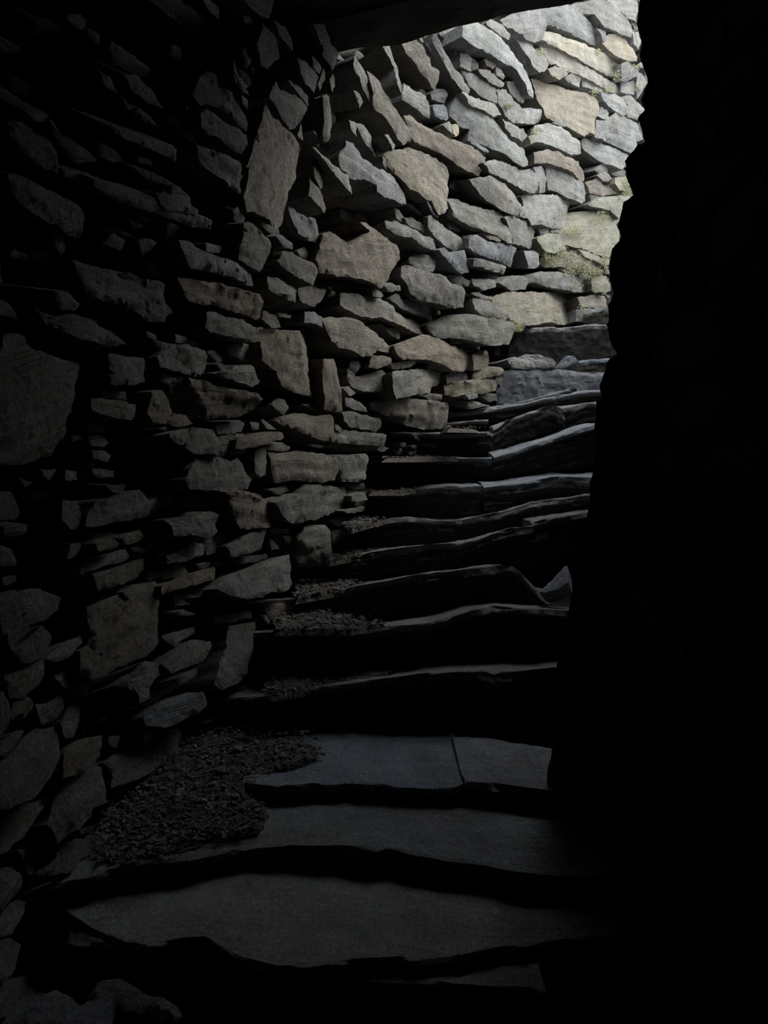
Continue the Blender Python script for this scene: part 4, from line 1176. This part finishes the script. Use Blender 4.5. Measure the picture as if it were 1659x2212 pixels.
tag(floor, 'dark earth and rubble packing under the stone steps', 'floor', kind='structure')


# stones that lie loose or are set on the stair
def free_stone(name, px, d, nrm, seed, depth, colr, parent=None, h=0.012):
    n2 = Vector(nrm).normalized()
    cx = sum(q[0] for q in px) / len(px); cy = sum(q[1] for q in px) / len(px)
    O = at_depth(cx, cy, d)
    U = Vector((-n2.y, n2.x, 0)).normalized(); V = n2.cross(U)
    if V.z < 0: V = -V
    poly = []
    for x, y in px:
        r = ray(x, y); t = (O - EYE).dot(n2) / r.dot(n2); q = EYE + r * t - O
        poly.append((q.dot(U), q.dot(V)))
    r = stone_data(poly, (O, U, V, n2), seed, h=h, depth=depth, rng=random.Random(seed))
    s = Soup(); s.add(r[0], r[1], colr, r[2])
    o = link(name, s.mesh(name, O), parent, M_STONE, O)
    return o


tag(free_stone('wedge_stone', [(1163, 1275), (1180, 1262), (1200, 1240), (1222, 1217), (1227, 1236), (1226, 1258), (1205, 1270), (1176, 1280)], 3.32, (-0.45, -0.5, 0.75), 501, 0.08, cj(COLD, 501)),
    'grey triangular stone wedged at the right end of a step against the dark wall', 'stone')
tag(free_stone('rubble_stone', [(1120, 768), (1136, 763), (1165, 766), (1190, 773), (1201, 782), (1196, 792), (1170, 794), (1140, 790)], 5.28, (-0.1, -0.9, 0.45), 502, 0.12, cj(WARM, 502)),
    'long low stone lying on the step, under the broad dark slab near the stair top', 'stone', group='loose stones near the stair top')
tag(free_stone('rubble_stone', [(1196, 793), (1217, 772), (1224, 767), (1240, 768), (1250, 780), (1232, 788), (1215, 795)], 5.24, (-0.3, -0.85, 0.45), 503, 0.10, cj(COLD, 503)),
    'small angular stone with a peaked top, right of the long low one on the step', 'stone', group='loose stones near the stair top')
tag(free_stone('rubble_stone', [(1097, 776), (1112, 770), (1135, 774), (1152, 782), (1157, 793), (1135, 796), (1108, 793)], 5.16, (0.1, -0.9, 0.4), 504, 0.10, cj((0.38, 0.38, 0.36), 504)),
    'pale rounded stone at the wall end of the step, left of the long low one', 'stone', group='loose stones near the stair top')
tag(free_stone('rubble_stone', [(180, 2170), (215, 2118), (262, 2112), (300, 2140), (352, 2152), (384, 2175), (392, 2195), (370, 2216), (330, 2190), (250, 2180), (236, 2225), (60, 2225), (62, 2150), (120, 2130)], 1.62, (0.1, -0.42, 0.9), 505, 0.16, cj(COLD, 505), h=0.014),
    'big flat grey-green stone in the bottom left corner, below the lowest broad step', 'stone')
tag(free_stone('rubble_stone', [(140, 2035), (150, 2012), (180, 2015), (215, 2030), (262, 2055), (225, 2050), (150, 2044)], 1.78, (0.2, -0.8, 0.6), 506, 0.10, cj(WARM, 506), h=0.012),
    'small narrow stone poking out under the left end of the lowest broad step', 'stone')

# ------------------------------------------------------------------ gravel washed against the outer wall
ICO = bmesh.new(); bmesh.ops.create_icosphere(ICO, subdivisions=1, radius=1.0)
IV = np.array([v.co[:] for v in ICO.verts]); IF = [[v.index for v in f.verts] for f in ICO.faces]; ICO.free()


def pebble(c, r, rng):
    R = np.array(Matrix.Rotation(rng.uniform(0, 6.28), 3, 'Z') @ Matrix.Rotation(rng.uniform(-.5, .5), 3, 'X'))
    sc = np.array([r * rng.uniform(.8, 1.5), r * rng.uniform(.7, 1.1), r * rng.uniform(.4, .8)])
    V = IV * (1 + np.array([rng.uniform(-.3, .3) for _ in range(len(IV))])[:, None]) * sc
    V = V @ R.T + np.array(c)
    return V.tolist()


def inside(poly, x, y):
    c = False
    for i in range(len(poly)):
        (ax, ay), (bx, by) = poly[i - 1], poly[i]
        if (ay > y) != (by > y) and x < (bx - ax) * (y - ay) / (by - ay) + ax: c = not c
    return c


def patch(poly, zf, count, rmin, rmax, rng, soup, soil):
    """poly in pixels on a tread of height zf(x, y) below the eye; a soil bed with pebbles bedded in it."""
    xs = [p[0] for p in poly]; ys = [p[1] for p in poly]
    n = 0
    tries = 0
    while n < count and tries < count * 30:
        tries += 1
        x, y = rng.uniform(min(xs), max(xs)), rng.uniform(min(ys), max(ys))
        jx, jy = rng.gauss(0, 9), rng.gauss(0, 5)
        if not inside(poly, x + jx, y + jy): continue
        p = at_height(x, y, zf(x, y))
        r = rmin * (rmax / rmin) ** (rng.random() ** 2.6)
        g = rng.uniform(.7, 1.35)
        c = rng.choice([(0.23, 0.215, 0.20), (0.26, 0.25, 0.24), (0.21, 0.22, 0.23), (0.29, 0.25, 0.21)])
        soup.add(pebble((p.x, p.y, p.z + r * rng.uniform(-.5, .15)), r, rng), IF, (c[0] * g, c[1] * g, c[2] * g, 0), [(rng.random() * 9, rng.random() * 9)] * len(IV))
        n += 1
    k = len(soil[0])
    pts = [at_height(x, y, zf(x, y)) for x, y in poly]
    cc = sum(pts, Vector((0, 0, 0))) / len(pts)
    ring = []
    N = 8
    for a in range(N + 1):
        for q in pts:
            w = cc.lerp(q, a / N * 0.97)
            w.z += noise.noise(w * 14) * 0.012 + noise.noise(w * 50) * 0.005 - 0.022 * max(0, (a - N + 1)) - 0.006
            soil[0].append(w)
    m = len(pts)
    for a in range(N):
        for i in range(m):
            soil[1].append((k + a * m + i, k + a * m + (i + 1) % m, k + (a + 1) * m + (i + 1) % m, k + (a + 1) * m + i))


rng = random.Random(5)
gs = Soup(); soil = ([], [])
lerp = lambda a, b, t: a + (b - a) * t
patch([(205, 1862), (225, 1700), (330, 1610), (390, 1572), (460, 1560), (560, 1570), (680, 1590), (700, 1625), (640, 1650), (560, 1668), (530, 1690), (535, 1725), (585, 1745), (560, 1782), (480, 1800), (420, 1812), (330, 1846)],
      lambda x, y: lerp(-1.135, -1.06, min(1, max(0, (1850 - y) / 270))) , 4600, 0.0022, 0.0105, rng, gs, soil)
patch([(585, 1502), (560, 1470), (590, 1448), (660, 1440), (760, 1444), (860, 1450), (800, 1468), (690, 1484)], lambda x, y: -0.925, 700, 0.003, 0.011, rng, gs, soil)
patch([(592, 1360), (590, 1330), (610, 1300), (650, 1306), (720, 1322), (800, 1338), (850, 1346), (760, 1357), (660, 1355)], lambda x, y: -0.735, 700, 0.003, 0.013, rng, gs, soil)
patch([(635, 1290), (640, 1250), (660, 1238), (720, 1248), (790, 1258), (720, 1276)], lambda x, y: -0.66, 600, 0.004, 0.013, rng, gs, soil)
patch([(705, 1212), (712, 1172), (750, 1168), (800, 1180), (835, 1186), (780, 1197)], lambda x, y: -0.55, 600, 0.004, 0.014, rng, gs, soil)
patch([(757, 1142), (740, 1122), (770, 1112), (830, 1116), (836, 1120), (795, 1130)], lambda x, y: -0.40, 200, 0.005, 0.016, rng, gs, soil)
patch([(795, 1061), (790, 1048), (850, 1046), (920, 1052), (870, 1060)], lambda x, y: -0.262, 160, 0.004, 0.012, rng, gs, soil)
patch([(820, 989), (840, 975), (880, 972), (940, 980), (1000, 985), (920, 988)], lambda x, y: -0.093, 200, 0.005, 0.014, rng, gs, soil)
patch([(920, 934), (965, 921), (1030, 923), (1055, 930), (980, 935)], lambda x, y: 0.068, 120, 0.005, 0.013, rng, gs, soil)
gravel = link('gravel', gs.mesh('gravel', angle=20), None, M_STONE)
tag(gravel, 'loose grey gravel and grit washed onto the steps along the foot of the wall', 'gravel', kind='stuff')
me = bpy.data.meshes.new('soil'); me.from_pydata(soil[0], [], soil[1])
so_ = link('soil', me, gravel, M_SOIL); tag(so_, kind='stuff')


# a few bigger pebbles that can be told apart
def loose(px, z, r, seed, colr, label):
    rg = random.Random(seed)
    p = at_height(px[0], px[1], z)
    s = Soup()
    bm = bmesh.new(); bmesh.ops.create_icosphere(bm, subdivisions=3, radius=1.0)
    V = []
    for v in bm.verts:
        w = v.co * (1 + 0.22 * noise.noise(v.co * 1.4 + Vector((seed, 0, 0))) + 0.08 * noise.noise(v.co * 4))
        V.append((w.x * r * 1.3, w.y * r, w.z * r * 0.7))
    s.add(V, [[v.index for v in f.verts] for f in bm.faces], colr, [(v.co.x * r, v.co.y * r) for v in bm.verts]); bm.free()
    o = link('pebble', s.mesh('pebble', angle=30), None, M_STONE, p + Vector((0, 0, r * 0.15)))
    o.rotation_euler = (rg.uniform(-.2, .2), rg.uniform(-.2, .2), rg.uniform(0, 3))
    return tag(o, label, 'pebble', group='pebbles lying on the gravel')


loose((508, 1721), -1.095, 0.012, 1, (0.46, 0.43, 0.39, 0), 'palest flat pebble on the gravel, beside the left end of the bluish step slab')
loose((440, 1730), -1.10, 0.009, 2, (0.40, 0.39, 0.37, 0), 'small pale round pebble on the gravel, left of the palest flat one')
loose((460, 1695), -1.09, 0.011, 3, (0.27, 0.28, 0.31, 0), 'grey blue pebble on the gravel, up the slope from the palest flat one')
loose((388, 1710), -1.10, 0.012, 4, (0.33, 0.31, 0.28, 0), 'tan grey pebble on the gravel, nearer the left wall than the other pale pebbles')
loose((475, 1667), -1.085, 0.018, 5, (0.22, 0.23, 0.27, 0), 'largest dark blue grey pebble in the middle of the gravel patch')
loose((513, 1619), -1.07, 0.017, 6, (0.27, 0.27, 0.28, 0), 'flat slate grey pebble high on the gravel slope, behind the bluish slab')
loose((610, 1633), -1.07, 0.012, 7, (0.29, 0.28, 0.26, 0), 'grey pebble at the top right edge of the gravel patch, above the bluish slab')

# ------------------------------------------------------------------ moss tufts on the lit stones
mrng = random.Random(77)
mv, mf = [], []
SPOTS = [((1348, 400), 16, 150), ((1352, 425), 16, 160), ((1335, 440), 18, 140), ((1310, 440), 14, 70), ((1295, 470), 16, 70), ((1280, 485), 14, 60), ((1240, 505), 18, 120), ((1262, 520), 16, 80), ((1220, 500), 12, 60),
         ((1180, 518), 14, 120), ((1205, 545), 14, 110), ((1188, 565), 14, 90), ((1230, 560), 18, 130), ((1255, 575), 16, 120), ((1285, 588), 12, 90), ((1172, 555), 8, 70), ((1262, 590), 14, 90), ((1100, 705), 12, 140), ((1085, 700), 8, 60), ((1112, 708), 8, 80),
         ((1230, 585), 12, 70), ((1215, 590), 12, 50), ((1252, 664), 8, 30), ((1282, 625), 8, 40), ((1230, 105), 8, 50), ((1285, 115), 7, 40), ((1090, 232), 7, 60), ((1160, 113), 9, 50), ((1310, 195), 9, 40), ((1330, 165), 12, 50),
         ((1240, 620), 12, 50), ((1190, 690), 12, 40), ((1170, 545), 9, 60), ((1300, 565), 12, 60), ((1375, 190), 10, 50), ((1365, 150), 10, 40), ((1150, 285), 9, 60), ((1278, 200), 9, 30)]
for (cx, cy), rad, cnt in SPOTS:
    for _ in range(cnt * 4):
        a, rr = mrng.uniform(0, 6.28), rad * mrng.random() ** 0.7
        hx = OUTER.hit(cx + rr * math.cos(a), cy + rr * math.sin(a))
        if not hx: continue
        p, T, Nn = OUTER.frame(*hx)
        p = p + Nn * mrng.uniform(0.0, 0.045)
        ln = mrng.uniform(0.005, 0.015)
        d = (Nn * mrng.uniform(.3, 1) + T * mrng.uniform(-.8, .8) + Vector((0, 0, mrng.uniform(-.7, .8)))).normalized()
        sd = d.cross(Vector((mrng.uniform(-1, 1), mrng.uniform(-1, 1), mrng.uniform(-1, 1)))).normalized() * mrng.uniform(0.0009, 0.0022)
        k = len(mv)
        mid = p + d * ln * 0.55 + Vector((0, 0, -0.002))
        s2 = d.cross(sd).normalized() * sd.length
        mv += [p + sd, p - sd * .5 + s2, p - sd * .5 - s2, mid + sd * .8, mid - sd * .4 + s2 * .8, mid - sd * .4 - s2 * .8, p + d * ln + Vector((0, 0, -0.005))]
        mf += [(k, k + 1, k + 4, k + 3), (k + 1, k + 2, k + 5, k + 4), (k + 2, k, k + 3, k + 5), (k + 3, k + 4, k + 6), (k + 4, k + 5, k + 6), (k + 5, k + 3, k + 6)]
me = bpy.data.meshes.new('moss'); me.from_pydata(mv, [], mf)
tag(link('moss', me, wall_left, M_MOSS), 'tufts of pale yellow-green moss on the lit stones', kind='stuff')
bpy.context.view_layer.update()
